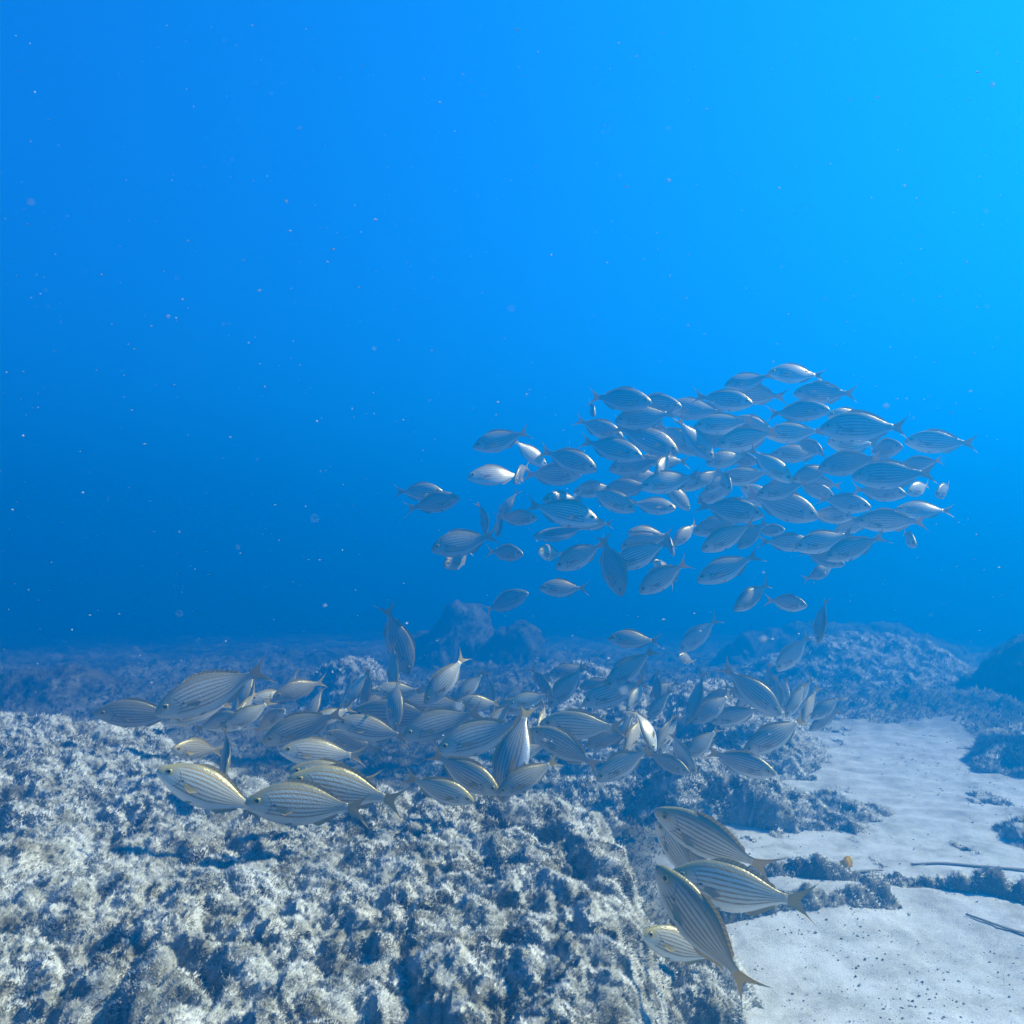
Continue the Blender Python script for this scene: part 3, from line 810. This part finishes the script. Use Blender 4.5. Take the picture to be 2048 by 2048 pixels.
(0.971,3.020,1.170, 0.924,0.018,0.359,-0.130, 0.192,-0.3,S,"largest arched fish diving right through the school's middle, fine stripes"),
(0.883,3.249,1.224, 0.016,-0.111,0.025,0.993, 0.168,0.2,S,'pale striped fish pointing left, left of the largest arched one'),
(0.838,3.452,1.337, 0.986,0.051,0.015,-0.160, 0.190,0.0,S,"fish pointing right hidden behind the brightest white one's lower side"),
(0.985,3.427,1.245, 0.882,0.189,0.022,-0.432, 0.154,0.0,S,'short grey fish pointing right, against the belly of the largest arched one'),
(0.983,3.333,1.164, 0.060,-0.074,-0.034,0.995, 0.197,0.0,S,'blunt grey fish pointing left below the short grey one'),
(0.839,3.169,1.130, -0.734,-0.165,-0.305,0.583, 0.150,0.2,S,'pale fish nosing down towards the viewer left of the blunt grey one'),
(0.895,3.463,1.154, -0.035,-0.319,0.021,0.947, 0.133,0.0,S,'dark fish pointing down left behind the pale nosing-down one'),
(0.830,3.375,1.163, 0.168,0.257,0.122,-0.944, 0.138,0.0,S,'small striped fish pointing down left, left of the dark one beside the pale noser'),
(0.857,3.176,1.008, 0.972,0.030,0.094,-0.211, 0.242,0.2,S,"large light fish pointing right in the school's lower middle"),
(1.058,3.108,1.085, 0.063,-0.125,-0.028,0.990, 0.187,0.2,S,'light striped fish pointing left below the nose of the largest arched one'),
(1.122,3.355,1.046, 0.972,0.005,0.193,-0.137, 0.285,0.0,S,'large shaded fish pointing down right with one pale fin mark, right of the lower middle'),
(1.248,3.305,1.103, -0.969,-0.114,-0.205,0.081, 0.157,0.0,S,'grey shaded fish sloping right between the light striped and round headed ones'),
(1.319,3.340,0.999, 0.948,0.043,0.059,-0.311, 0.169,0.0,S,'darkest round fish pointing right under the round headed one'),
(1.474,3.442,0.966, 0.187,-0.188,-0.080,0.961, 0.162,0.0,S,'dim fish pointing left under the darkest round one'),
(0.900,3.479,0.966, -0.083,0.138,0.027,-0.987, 0.208,0.0,S,'shaded fish pointing left under the large light right-pointing one'),
(0.836,3.085,0.902, -0.021,0.248,0.080,-0.965, 0.215,0.3,S,'bright white sided fish slanting down left in the lower middle of the school'),
(1.003,3.349,0.923, -0.167,-0.334,-0.052,0.926, 0.171,0.0,S,'grey fish behind the bright white sided slanting one'),
(0.887,3.282,0.781, -0.112,0.188,-0.152,-0.964, 0.252,0.2,S,'fish slanting down left alone below the bright white sided one'),
(1.094,3.425,0.940, 0.914,-0.031,0.016,-0.404, 0.136,0.0,S,'fish showing a pale snout pointing right beside the bright white sided one'),
(1.123,3.312,0.885, -0.984,0.066,-0.048,0.158, 0.196,0.0,S,'blurred grey fish pointing right under the pale snout'),
(1.237,3.164,0.887, -0.107,0.132,-0.063,-0.984, 0.218,0.2,S,'striped fish pointing left at the lower right edge, left of the white bellied one'),
(1.297,3.032,0.857, -0.085,0.200,0.021,-0.976, 0.215,0.3,S,"white bellied fish slanting down left at the school's lower right edge"),
(1.238,3.219,0.821, -0.949,0.010,-0.186,0.254, 0.162,0.0,S,'dull fish pointing down right under the white bellied one'),
(1.313,3.459,0.756, 0.968,-0.004,-0.206,0.144, 0.130,0.3,S,"lowest dark fish of the school's right part, tail down"),
(0.974,3.257,0.668, -0.182,-0.255,-0.097,0.945, 0.194,0.3,S,'striped fish below the school with its tail touching a dark round one'),
(1.153,3.408,0.635, 0.923,0.063,0.044,-0.378, 0.165,0.0,S,"dark round fish below the school, pointing right from a striped neighbour's tail"),
(1.208,3.174,0.582, 0.549,0.346,0.561,-0.514, 0.175,0.2,S,'upright slim fish, head down, alone right below the school'),
(1.408,4.045,0.368, -0.102,0.403,-0.034,-0.909, 0.225,0.0,S,'ghostly faint fish nose down under the upright slim one'),
(0.857,3.625,1.182, -0.082,0.220,0.027,-0.972, 0.182,0.2,S,'grey striped fish pointing down left, touching the tail of the bright clear-eyed one'),
(0.952,3.658,1.139, 0.140,-0.257,-0.001,0.956, 0.208,0.2,S,'shaded dark fish pointing down left, below the pale fish nosing down towards the viewer'),
(1.126,3.561,1.086, 0.114,0.263,-0.005,0.958, 0.210,-0.2,S,'shaded fish sloping right, half hidden by the light striped one near the middle'),
(1.370,3.521,1.153, 0.182,0.068,-0.105,0.975, 0.149,0.3,S,'dim fish pointing left whose small forked tail shows in a blue gap'),
(1.195,3.462,1.273, -0.176,0.039,-0.078,-0.981, 0.149,0.0,S,'fish with only its back clear above the dark left-pointing one in the right half'),
(-1.096,2.420,0.341, 0.158,-0.049,0.114,-0.980, 0.219,0.0,L,'leftmost feeding fish, plain grey and level, facing left'),
(-0.832,2.293,0.431, 0.189,0.185,0.007,-0.964, 0.285,0.2,L,'big grey fish slanting down left, tail highest at the left of the feeders'),
(-1.011,2.660,0.308, 0.237,0.107,-0.002,-0.966, 0.200,0.0,L,'bluish fish under the belly of the big grey slanting one'),
(-0.848,2.348,0.326, 0.970,-0.058,-0.142,-0.187, 0.146,0.3,L,'gold faced fish looking right from under the bluish one'),
(-0.824,2.538,0.339, 0.590,0.227,0.225,-0.741, 0.150,0.0,L,'pale blue striped fish tilted down left beside the gold faced one'),
(-0.818,2.416,0.361, -0.757,0.051,-0.371,0.536, 0.130,0.0,L,'fish seen from above with gold fin edges beside the gold faced one'),
(-0.848,2.603,0.399, 0.599,-0.007,0.734,-0.320, 0.130,0.2,L,'thin bright sliver of a fish under the tail of the big grey one'),
(-0.781,2.680,0.350, -0.226,-0.042,0.127,0.965, 0.132,0.4,L,'white striped fish lying level just right of the thin bright sliver'),
(-0.698,2.706,0.374, 0.320,0.061,0.121,-0.937, 0.170,0.3,L,'gold eyed fish facing left at the top edge of the left feeders'),
(-0.738,2.301,0.358, 0.124,0.232,0.139,-0.955, 0.144,0.5,L,'dark blue curved fish, nose left, below the gold edged one'),
(-0.727,2.437,0.313, 0.938,-0.016,-0.286,-0.195, 0.130,0.0,L,'gold snouted fish rising right behind the big striped one'),
(-0.578,2.292,0.333, 0.170,0.158,0.127,-0.964, 0.210,0.3,L,'big striped fish slanting down left, tail raised, left of the middle'),
(-0.511,2.232,0.266, -0.149,0.043,0.110,0.982, 0.202,0.2,L,'striped fish level over a dark hollow, small snout left, tail drooping'),
(-0.468,2.450,0.249, -0.046,0.173,-0.056,0.982, 0.162,0.0,L,'gold striped fish behind the one over the dark hollow'),
(-0.775,2.017,0.324, 0.526,-0.130,0.045,-0.839, 0.136,0.4,L,'rounded striped fish turned away left, gold tail edge on, above the near pair'),
(-0.650,1.865,0.349, 0.764,0.091,0.389,-0.507, 0.130,0.0,L,'upright narrow fish with gold fins right of the rounded striped one'),
(-0.578,1.601,0.329, -0.130,0.200,0.097,0.966, 0.199,0.2,L,'near striped fish on the left, snout up left, tail down over the slab'),
(-0.378,1.546,0.321, -0.110,0.037,0.035,0.993, 0.202,0.2,L,'nearest level striped fish on the left, directly right of the snout-up one'),
(-0.351,1.632,0.350, -0.087,0.081,0.031,0.992, 0.157,0.0,L,'farther fish of the two-headed pair, only brow and back visible'),
(-0.315,1.591,0.337, -0.112,0.111,-0.005,0.987, 0.201,0.2,L,'closer fish of the two-headed pair, forked tail spread at right'),
(-0.399,2.385,0.300, -0.066,0.105,0.043,0.991, 0.199,0.2,L,'striped fish facing left above the drooping tail, own tail down right'),
(-0.347,2.580,0.308, -0.058,0.036,-0.113,0.991, 0.278,0.0,L,'long gold backed fish behind the curved bright blue one'),
(-0.339,2.349,0.393, -0.735,0.002,-0.624,0.265, 0.150,0.6,L,'curved upright fish with bright white edge and gold tail, left of middle'),
(-0.381,2.767,0.360, -0.156,0.003,-0.033,0.987, 0.158,0.4,L,'bright blue sided fish level behind the curved upright one'),
(-0.448,2.813,0.325, 0.119,0.242,0.043,-0.962, 0.130,0.0,L,'dull blue fish below the bright blue sided one'),
(-0.519,2.747,0.377, 0.452,0.065,0.815,-0.357, 0.135,0.0,L,'thin pale fish nosing down left, left of two slivers'),
(-0.498,2.811,0.366, 0.636,0.101,0.670,-0.370, 0.130,0.0,L,'thin pale fish nosing down, right of two slivers'),
(-0.582,2.914,0.339, 0.693,-0.037,0.496,-0.522, 0.130,0.0,L,'tiny upright gold sliver left of the two pale slivers'),
(-0.196,2.493,0.438, 0.146,0.396,0.044,-0.905, 0.180,0.2,L,'bright striped fish nosing steeply down left with a tall forked tail, top middle'),
(-0.135,2.732,0.383, -0.108,-0.387,0.025,0.916, 0.130,0.0,L,'grey fish nosing down left just right of the bright steep one'),
(-0.236,2.638,0.328, 0.044,0.000,-0.112,-0.993, 0.213,0.0,L,'dull grey level fish below the bright steep one'),
(-0.104,2.683,0.330, -0.088,0.011,-0.007,0.996, 0.137,0.2,L,'white bellied fish level right of the dull grey level one'),
(-0.188,2.296,0.338, -0.105,-0.146,0.034,0.983, 0.212,0.3,L,'bright blue flanked fish facing left with upright tail, middle of the feeders'),
(-0.070,2.261,0.311, 0.028,0.159,-0.110,-0.981, 0.246,0.2,L,'gold backed fish sloping down left behind the upright blue one'),
(0.006,1.711,0.394, 0.010,0.626,-0.280,-0.728, 0.194,0.3,L,'upright blue fish, head in the turf, white belly edge, tallest feeder'),
(-0.102,1.678,0.350, -0.967,-0.029,-0.219,0.125, 0.150,0.2,L,'gold tailed striped fish nosing down right beside the upright blue one'),
(-0.147,1.619,0.331, -0.985,-0.041,-0.168,0.007, 0.130,0.0,L,'shaded fish with gold fins under the gold tailed striped one'),
(-0.124,2.367,0.242, -0.153,-0.228,0.045,0.961, 0.130,0.0,L,"blurred brownish fish behind the gold tailed striped one's back"),
(0.044,2.253,0.268, 0.008,0.161,-0.104,-0.982, 0.130,0.0,L,'striped fish sloping down left just right of the upright blue one'),
(0.037,1.652,0.348, -0.128,-0.202,-0.063,0.969, 0.130,0.3,L,'striped fish with white lower edge, nose in the turf, right of the upright blue one'),
(0.150,2.203,0.286, -0.094,-0.207,0.081,-0.971, 0.192,0.2,L,'large greyish fish facing left, tail slanting down right, right of the middle'),
(0.210,2.375,0.313, 0.048,0.014,-0.044,0.998, 0.222,0.2,L,'gold lined level fish above the large greyish one'),
(0.063,2.609,0.354, 0.042,0.119,-0.072,-0.989, 0.130,0.2,L,"pale gold lined fish facing left behind the upright blue fish's tail"),
(0.027,2.726,0.319, 0.015,0.087,0.066,-0.994, 0.147,0.0,L,'dim fish overlapped by the pale gold lined one behind the blue tail'),
(0.095,2.457,0.319, 0.513,0.261,0.157,-0.803, 0.130,0.0,L,'short pale fish pointing down under the pale gold lined one'),
(0.112,3.152,0.343, 0.871,0.071,0.387,-0.293, 0.130,0.0,L,'dark tailed fish nosing down right in the blue haze above the middle'),
(0.250,3.567,0.337, 0.033,-0.123,0.108,0.986, 0.158,0.0,L,'hazy fish facing left, topmost above the right of the middle'),
(0.226,3.263,0.312, 0.051,0.397,0.054,-0.915, 0.200,0.0,L,'hazy blue fish nosing down left under the topmost hazy one'),
(-0.488,3.436,0.489, -0.809,0.019,-0.588,0.003, 0.285,-0.3,L,"dark arched fish diving alone above the feeders' left, curved tail up"),
(-0.446,3.069,0.412, -0.711,-0.098,-0.577,0.390, 0.169,0.0,L,'thin upright blue fish directly under the dark diving one'),
(0.521,3.430,0.478, 0.032,0.017,0.055,0.998, 0.195,0.0,L,'rounded grey fish hanging over the feeders at right, facing left'),
(0.451,3.068,0.404, -0.027,-0.333,0.069,0.940, 0.218,0.3,L,'striped fish nosing down left beneath the rounded grey hanging one'),
(0.803,3.735,0.365, 0.413,-0.132,-0.062,-0.899, 0.130,0.0,L,'tiny head-on fish with a white face in open water over the right feeders'),
(1.084,4.664,0.413, -0.071,0.355,-0.013,-0.932, 0.266,0.0,L,'faint fish nosing down left behind the tiny white face'),
(0.396,3.064,0.313, -0.095,0.176,-0.080,-0.976, 0.239,0.0,L,'big hazy fish lying down left under the striped one nosing down'),
(0.362,3.371,0.301, -0.043,0.088,-0.015,-0.995, 0.147,0.0,L,'hazy fish half hidden over the big hazy one'),
(0.448,2.935,0.322, -0.315,-0.366,-0.034,0.875, 0.130,0.3,L,'pale twisting fish, tail up, right of the big hazy one'),
(0.581,3.280,0.307, -0.675,-0.228,-0.563,0.419, 0.130,0.3,L,'thin white upright sliver right of the pale twisting one'),
(0.626,3.336,0.287, -0.122,-0.206,0.011,0.971, 0.130,0.0,L,'small hazy fish touching the thin white upright sliver'),
(0.656,2.896,0.321, 0.473,0.264,0.668,-0.511, 0.185,0.0,L,'dark narrow fish standing head down in the right feeders'),
(0.714,2.877,0.287, 0.027,-0.310,0.060,0.948, 0.165,0.2,L,'blue striped fish nosing down left beside the dark narrow standing one'),
(0.770,3.016,0.305, -0.037,0.219,0.011,-0.975, 0.130,0.3,L,'fish with a white curved back behind the blue striped one'),
(0.848,2.912,0.346, -0.923,-0.010,-0.348,0.163, 0.232,0.2,L,'big hazy fish diving down right, pale fin on its side'),
(0.860,3.072,0.306, -0.954,0.101,-0.251,0.131, 0.130,0.0,L,"dim fish under the big hazy diving one's tail"),
(0.819,2.954,0.246, 0.190,-0.163,-0.016,0.968, 0.177,0.0,L,'dark low fish below the big hazy diving one'),
(1.037,3.294,0.333, -0.548,-0.268,-0.612,0.503, 0.130,0.0,L,'dark upright sliver right of the big hazy diving one'),
(0.995,3.052,0.309, -0.611,-0.227,-0.611,0.450, 0.130,0.3,L,'upright sliver with a bright white edge, right of the dark sliver'),
(1.094,3.270,0.283, 0.620,0.109,0.633,-0.450, 0.130,0.0,L,'dull striped upright fish right of the white edged sliver'),
(1.018,2.916,0.310, -0.106,-0.452,-0.085,0.882, 0.133,0.0,L,'pale fish nosing down left, left of the finely striped steep one'),
(0.975,2.677,0.328, 0.285,0.425,0.183,-0.839, 0.133,0.2,L,'finely striped steep fish, white and black lines, far right of the feeders'),
(1.156,2.989,0.270, 0.041,-0.304,0.076,0.949, 0.130,0.2,L,'upper fish of the rightmost two feeders, pale yellow back'),
(1.165,3.041,0.215, 0.099,0.259,0.101,-0.955, 0.130,0.0,L,'lower fish of the rightmost two feeders, dim'),
(0.801,2.464,0.271, -0.053,0.249,-0.015,-0.967, 0.203,0.3,L,'large blue fish nosing down left, small white tail, right of the feeders'),
(0.653,2.368,0.212, 0.965,0.055,0.104,-0.233, 0.181,0.2,L,'orange rimmed fish facing right, rightmost on the near side of the feeders'),
(0.493,2.397,0.236, -0.843,-0.151,-0.395,0.332, 0.130,0.5,L,'curved fish with a white gold tail nosing down right'),
(0.558,2.389,0.263, -0.059,-0.339,-0.020,0.939, 0.130,0.0,L,'striped fish nosing down left, crossing the curved white tailed one'),
(0.450,2.397,0.207, -0.938,-0.057,-0.142,0.312, 0.130,0.0,L,'gold striped fish facing right below the curved white tailed one'),
(0.322,2.319,0.223, -0.016,0.268,-0.056,-0.962, 0.168,0.2,L,'grey striped fish lying nose down left in front of the right feeders'),
(0.294,2.479,0.260, -0.026,-0.174,-0.013,0.984, 0.130,0.0,L,'gold lined fish behind the grey striped one, nose down left'),
(0.366,2.449,0.280, -0.353,-0.376,-0.126,0.847, 0.130,0.2,L,'white striped fish nosing down, between gold fins and a dark curved one'),
(0.392,2.389,0.311, -0.373,-0.700,-0.049,0.607, 0.130,0.5,L,'dark curved upright fish with an orange edge in the right feeders'),
(0.351,2.526,0.288, 0.472,0.116,0.640,-0.595, 0.130,0.0,L,'narrow gold finned fish left of the white striped one'),
(0.493,2.646,0.248, 0.359,0.351,0.262,-0.824, 0.130,0.2,L,'small pale upright fish right of the dark curved one'),
(-0.768,2.813,0.373, 0.616,-0.028,0.678,-0.400, 0.130,0.2,L,'thin raised tail of a fish right behind the gold eyed fish'),
(-0.642,2.651,0.332, -0.608,0.014,-0.704,0.367, 0.130,0.2,L,'upright fish with a gold tail between the gold eyed and the big striped one'),
(-0.546,2.485,0.324, 0.172,0.164,-0.014,-0.971, 0.130,0.3,L,"white flanked fish crossing behind the big striped fish's tail"),
(-0.088,3.207,0.297, 0.718,0.203,0.554,-0.370, 0.149,0.2,L,'dim bluish fish standing head down right of the bright steep one'),
(0.551,3.034,0.276, 0.026,0.443,0.037,-0.895, 0.130,0.2,L,'dark shaded fish nosing down left in the gap of the right feeders'),
(0.509,2.660,0.239, 0.210,0.464,0.032,-0.860, 0.130,0.3,L,'small grey striped fish, tail up, beside the small pale upright one'),
(0.885,3.081,0.292, -0.140,-0.438,-0.125,0.879, 0.130,0.2,L,'pale fish nosing down left under the back of the big hazy diving one'),
(1.098,3.081,0.313, -0.118,-0.426,-0.048,0.896, 0.130,0.2,L,'hazy fish with its tail up behind the finely striped steep one'),
(-0.039,2.602,0.306, 0.270,0.322,0.152,-0.895, 0.130,0.3,L,'gold edged fish nosing down left under the white bellied level one'),
(-0.241,2.648,0.280, 0.961,0.114,0.248,-0.033, 0.130,0.3,L,'dim gold lined fish pointing right behind the bright blue flanked one'),
(0.390,1.594,0.235, 0.208,0.173,-0.164,0.949, 0.221,0.1,N,'topmost blue striped fish of the close group, facing the slab'),
(0.344,1.692,0.176, 0.321,0.375,-0.140,0.858, 0.146,0.0,N,'fish behind the topmost close one, only its eye and lower flank showing'),
(0.396,1.756,0.141, 0.293,0.198,-0.239,0.904, 0.130,0.0,N,'most hidden fish of the close group, a wedge of stripes in the middle'),
(0.388,1.403,0.219, -0.150,-0.059,-0.050,-0.986, 0.216,0.3,N,'blue striped fish of the close group with a wide open forked tail'),
(0.269,1.170,0.251, -0.254,-0.388,0.179,-0.868, 0.184,-0.3,N,'nearest fish of all, white bellied with gold stripes and a yellow eye'),
(0.263,1.285,0.180, 0.128,-0.168,-0.104,-0.972, 0.130,0.2,N,'gold headed fish peeping out under the nearest white bellied one')]

for row in FISH:
    place_fish(*row)

# ------------------------------------------------------------------ low fringes of weed along ledges in the sand
def fringe(label, pts, w, h, seed, n):
    xs = [p[0] for p in pts]; ys = [p[1] for p in pts]
    X, Y = grid(min(xs) - .15, max(xs) + .15, min(ys) - .15, max(ys) + .15, 0.006)
    d = np.full_like(X, 9.0)
    for (ax, ay), (bx, by) in zip(pts[:-1], pts[1:]):
        t = np.clip(((X - ax) * (bx - ax) + (Y - ay) * (by - ay)) / ((bx - ax) ** 2 + (by - ay) ** 2), 0, 1)
        d = np.minimum(d, np.hypot(X - ax - t * (bx - ax), Y - ay - t * (by - ay)))
    d = d / w + 0.9 * (fbm(X, Y, .16, 4, seed) - .5)
    zs, _ = seabed_shape(X, Y)
    Z = zs - 0.035 + h * np.sqrt(np.clip(1 - d, 0, 1)) * (0.6 + .8 * fbm(X, Y, .12, 3, seed + 1))
    reef("algae_fringe", label, X, Y, Z, M_DARK, M_TURF, seed, n, .55, fuzz_len=.0045, cat="algae", group="weed fringes on the sand")

fringe("long low fringe of dark weed running to the picture edge across the near sand", [(0.52, 2.02), (0.75, 2.0), (1.0, 1.95), (1.18, 1.84), (1.30, 1.78)], .036, .055, 301, 26000)
fringe("short low fringe of dark weed just behind the close group's tails", [(0.42, 1.80), (0.62, 1.82), (0.82, 1.84)], .032, .05, 302, 14000)

# ------------------------------------------------------------------ drifted leaves and scraps
M_LEAF = plain("dead_leaf", (0.20, 0.17, 0.11), 0.8)
M_YELLOW = plain("yellow_scrap", (0.90, 0.66, 0.03), 0.6)
_t = M_YELLOW.node_tree.nodes.new("ShaderNodeBsdfTranslucent"); _t.inputs["Color"].default_value = (0.95, 0.75, 0.04, 1)
_m = M_YELLOW.node_tree.nodes.new("ShaderNodeMixShader"); _m.inputs[0].default_value = 0.5
M_YELLOW.node_tree.links.new(M_YELLOW.node_tree.nodes["Principled BSDF"].outputs[0], _m.inputs[1])
M_YELLOW.node_tree.links.new(_t.outputs[0], _m.inputs[2])
M_YELLOW.node_tree.links.new(_m.outputs[0], M_YELLOW.node_tree.nodes["Material Output"].inputs["Surface"])
def ground_z(x, y):
    z, _ = seabed_shape(np.array([[x]]), np.array([[y]]))
    return float(z[0, 0])

def strip(name, label, cat, pts, width, mat, lift=0.003, group=None):
    """a narrow leaf lying on the sand, following the ground"""
    n = 24
    P = np.array(pts, float); s = np.linspace(0, len(P) - 1, n)
    cx = np.interp(s, range(len(P)), P[:, 0]); cy = np.interp(s, range(len(P)), P[:, 1])
    k = np.array([.25, .5, .25])
    for _ in range(4):
        cx[1:-1] = np.convolve(cx, k, 'valid'); cy[1:-1] = np.convolve(cy, k, 'valid')
    V, F = [], []
    for i in range(n):
        a = max(i - 1, 0); b = min(i + 1, n - 1)
        t = np.array([cx[b] - cx[a], cy[b] - cy[a]]); t /= np.linalg.norm(t) + 1e-9
        w = width * (0.35 + 0.65 * math.sin(math.pi * (i + .6) / (n + .4)))
        z = ground_z(cx[i], cy[i]) + lift
        for (o, dz) in ((-1, 0), (-.4, .002), (.4, .003), (1, .001), (.4, -.001), (-.4, -.001)):
            V.append((cx[i] - t[1] * w * o, cy[i] + t[0] * w * o, z + dz))
    for i in range(n - 1):
        for j in range(6):
            F.append((i * 6 + j, i * 6 + (j + 1) % 6, i * 6 + 6 + (j + 1) % 6, i * 6 + 6 + j))
    F += [tuple(range(5, -1, -1)), tuple((n - 1) * 6 + j for j in range(6))]
    me = bpy.data.meshes.new(name); me.from_pydata(V, [], F); me.materials.append(mat)
    for p in me.polygons: p.use_smooth = True
    me.update()
    tag(link(name, me), label, cat, group)

G = "dead seagrass leaves on the sand"
strip("seagrass_leaf", "long thin dead leaf lying level at the picture edge, behind the long weed fringe", "leaf", [(1.03, 2.14), (1.12, 2.15), (1.22, 2.12), (1.32, 2.10), (1.42, 2.05)], .006, M_LEAF, group=G)
strip("seagrass_leaf", "short curved dead leaf lying just behind the long weed fringe", "leaf", [(0.80, 2.03), (0.86, 2.09), (0.94, 2.10)], .006, M_LEAF, group=G)
strip("seagrass_leaf", "thin dead leaf slanting to the picture edge in front of the long weed fringe", "leaf", [(0.97, 1.78), (1.03, 1.71), (1.10, 1.68), (1.22, 1.66)], .005, M_LEAF, group=G)
strip("seagrass_leaf", "thin dead leaf beside the open forked tail of the close group", "leaf", [(0.52, 2.09), (0.62, 2.08), (0.72, 2.08)], .005, M_LEAF, group=G)

def scrap():
    """crumpled bright yellow flake"""
    rng = np.random.default_rng(9); V, F = [], []
    x0, y0 = 0.815, 2.02
    n = 9
    for i in range(n):
        for j in range(n):
            u, v = i / (n - 1) - .5, j / (n - 1) - .5
            r = 1 - .35 * abs(math.sin(3 * math.atan2(v, u + 1e-6)))
            V.append((x0 + u * .030 * r, y0 + .012 * math.sin(7 * u + 4 * v), ground_z(x0, y0) + .045 + v * .036 * r + .006 * math.sin(9 * u)))
    F = [(i * n + j, i * n + j + 1, (i + 1) * n + j + 1, (i + 1) * n + j) for i in range(n - 1) for j in range(n - 1)]
    me = bpy.data.meshes.new("yellow_flake"); me.from_pydata(V, [], F); me.materials.append(M_YELLOW)
    for p in me.polygons: p.use_smooth = True
    me.update()
    o = tag(link("yellow_flake", me), "small crumpled bright yellow flake caught on the long weed fringe", "debris")
    md = o.modifiers.new("thick", 'SOLIDIFY'); md.thickness = .002
scrap()

# ------------------------------------------------------------------ grit on the sand, specks adrift in the water
def rough_bits(P, S, rng):
    """little irregular octahedra at P with sizes S"""
    base = np.array([(1, 0, 0), (0, 1, 0), (-1, 0, 0), (0, -1, 0), (0, 0, .7), (0, 0, -.7)], float)
    tri = np.array([(0, 1, 4), (1, 2, 4), (2, 3, 4), (3, 0, 4), (1, 0, 5), (2, 1, 5), (3, 2, 5), (0, 3, 5)])
    n = len(P)
    a = rng.uniform(0, 6.28, n)
    B = base[None] * rng.uniform(.5, 1.3, (n, 6, 1))
    ca, sa = np.cos(a)[:, None], np.sin(a)[:, None]
    st = rng.uniform(.6, 1.7, (n, 1))
    x = (B[..., 0] * ca - B[..., 1] * sa) * st; y = B[..., 0] * sa + B[..., 1] * ca
    V = np.stack([x, y, B[..., 2]], -1) * S[:, None, None] + P[:, None]
    F = (np.arange(n)[:, None, None] * 6 + tri[None]).reshape(-1, 3)
    return V.reshape(-1, 3), F

rng = np.random.default_rng(77)
n = 22000
py = 1.2 + 3.2 * rng.uniform(0, 1, n) ** 1.7
px = rng.uniform(-.1, 1.0, n) * (0.25 + py * .72)
keep = fbm(px, py, .22, 3, 88) + rng.normal(0, .12, n) > .53
px, py = px[keep], py[keep]
pz, mk = seabed_shape(px[None], py[None])
sel = mk[0] < .4
px, py, pz = px[sel], py[sel], pz[0][sel]
S = (0.0007 + 0.0026 * rng.uniform(0, 1, len(px)) ** 4) * (0.7 + .2 * py)
V, F = rough_bits(np.stack([px, py, pz + S * .15], 1), S, rng)
M_GRIT = mat_ground("grit", [(0.35, (0.06, 0.055, 0.04)), (0.5, (0.16, 0.14, 0.10)), (0.6, (0.45, 0.42, 0.35)), (0.7, (0.68, 0.65, 0.58))], 55, 0.0, fine=300)
tag(link("shell_grit", np_mesh("shell_grit", V, F, M_GRIT, False)), "dark and pale grit strewn over the sand", "grit", kind='stuff')

n = 2600
d = 0.16 + 4.4 * rng.uniform(0, 1, n) ** .85
ax = rng.uniform(-.68, .68, n); az = rng.uniform(-.25, .72, n)
P = np.stack([ax * d, d, .75 + az * d], 1)
P = P[(P[:, 2] < HAZE_TOP - .1) & (P[:, 2] > .35)]
S = (0.0004 + 0.0016 * rng.uniform(0, 1, len(P)) ** 5) * np.clip(P[:, 1], .6, 1.7)
V, F = rough_bits(P, S, rng)
M_SPECK = plain("speck", (0.48, 0.50, 0.50), 0.7)
tag(link("drifting_specks", np_mesh("drifting_specks", V, F, M_SPECK, False)), "pale specks adrift in the open water", "particles", kind='stuff')


# ------------------------------------------------------------------ the water itself
def haze():
    V = [(x, y, z) for x in (-70, 70) for y in (-70, 70) for z in (-4.2, HAZE_TOP)]
    F = [(0, 1, 3, 2), (4, 6, 7, 5), (0, 4, 5, 1), (2, 3, 7, 6), (0, 2, 6, 4), (1, 5, 7, 3)]
    me = bpy.data.meshes.new("haze"); me.from_pydata(V, [], F); me.update()
    m = bpy.data.materials.new("haze"); m.use_nodes = True
    nt = m.node_tree; nt.nodes.remove(nt.nodes["Principled BSDF"])
    pv = nt.nodes.new("ShaderNodeVolumePrincipled")
    pv.inputs["Color"].default_value = HAZE_COLOR
    pv.inputs["Absorption Color"].default_value = HAZE_ABS
    pv.inputs["Density"].default_value = HAZE_DENSITY
    pv.inputs["Anisotropy"].default_value = 0.4
    nt.links.new(pv.outputs[0], nt.nodes["Material Output"].inputs["Volume"])
    me.materials.append(m)
    tag(link("haze", me), kind='stuff')
haze()
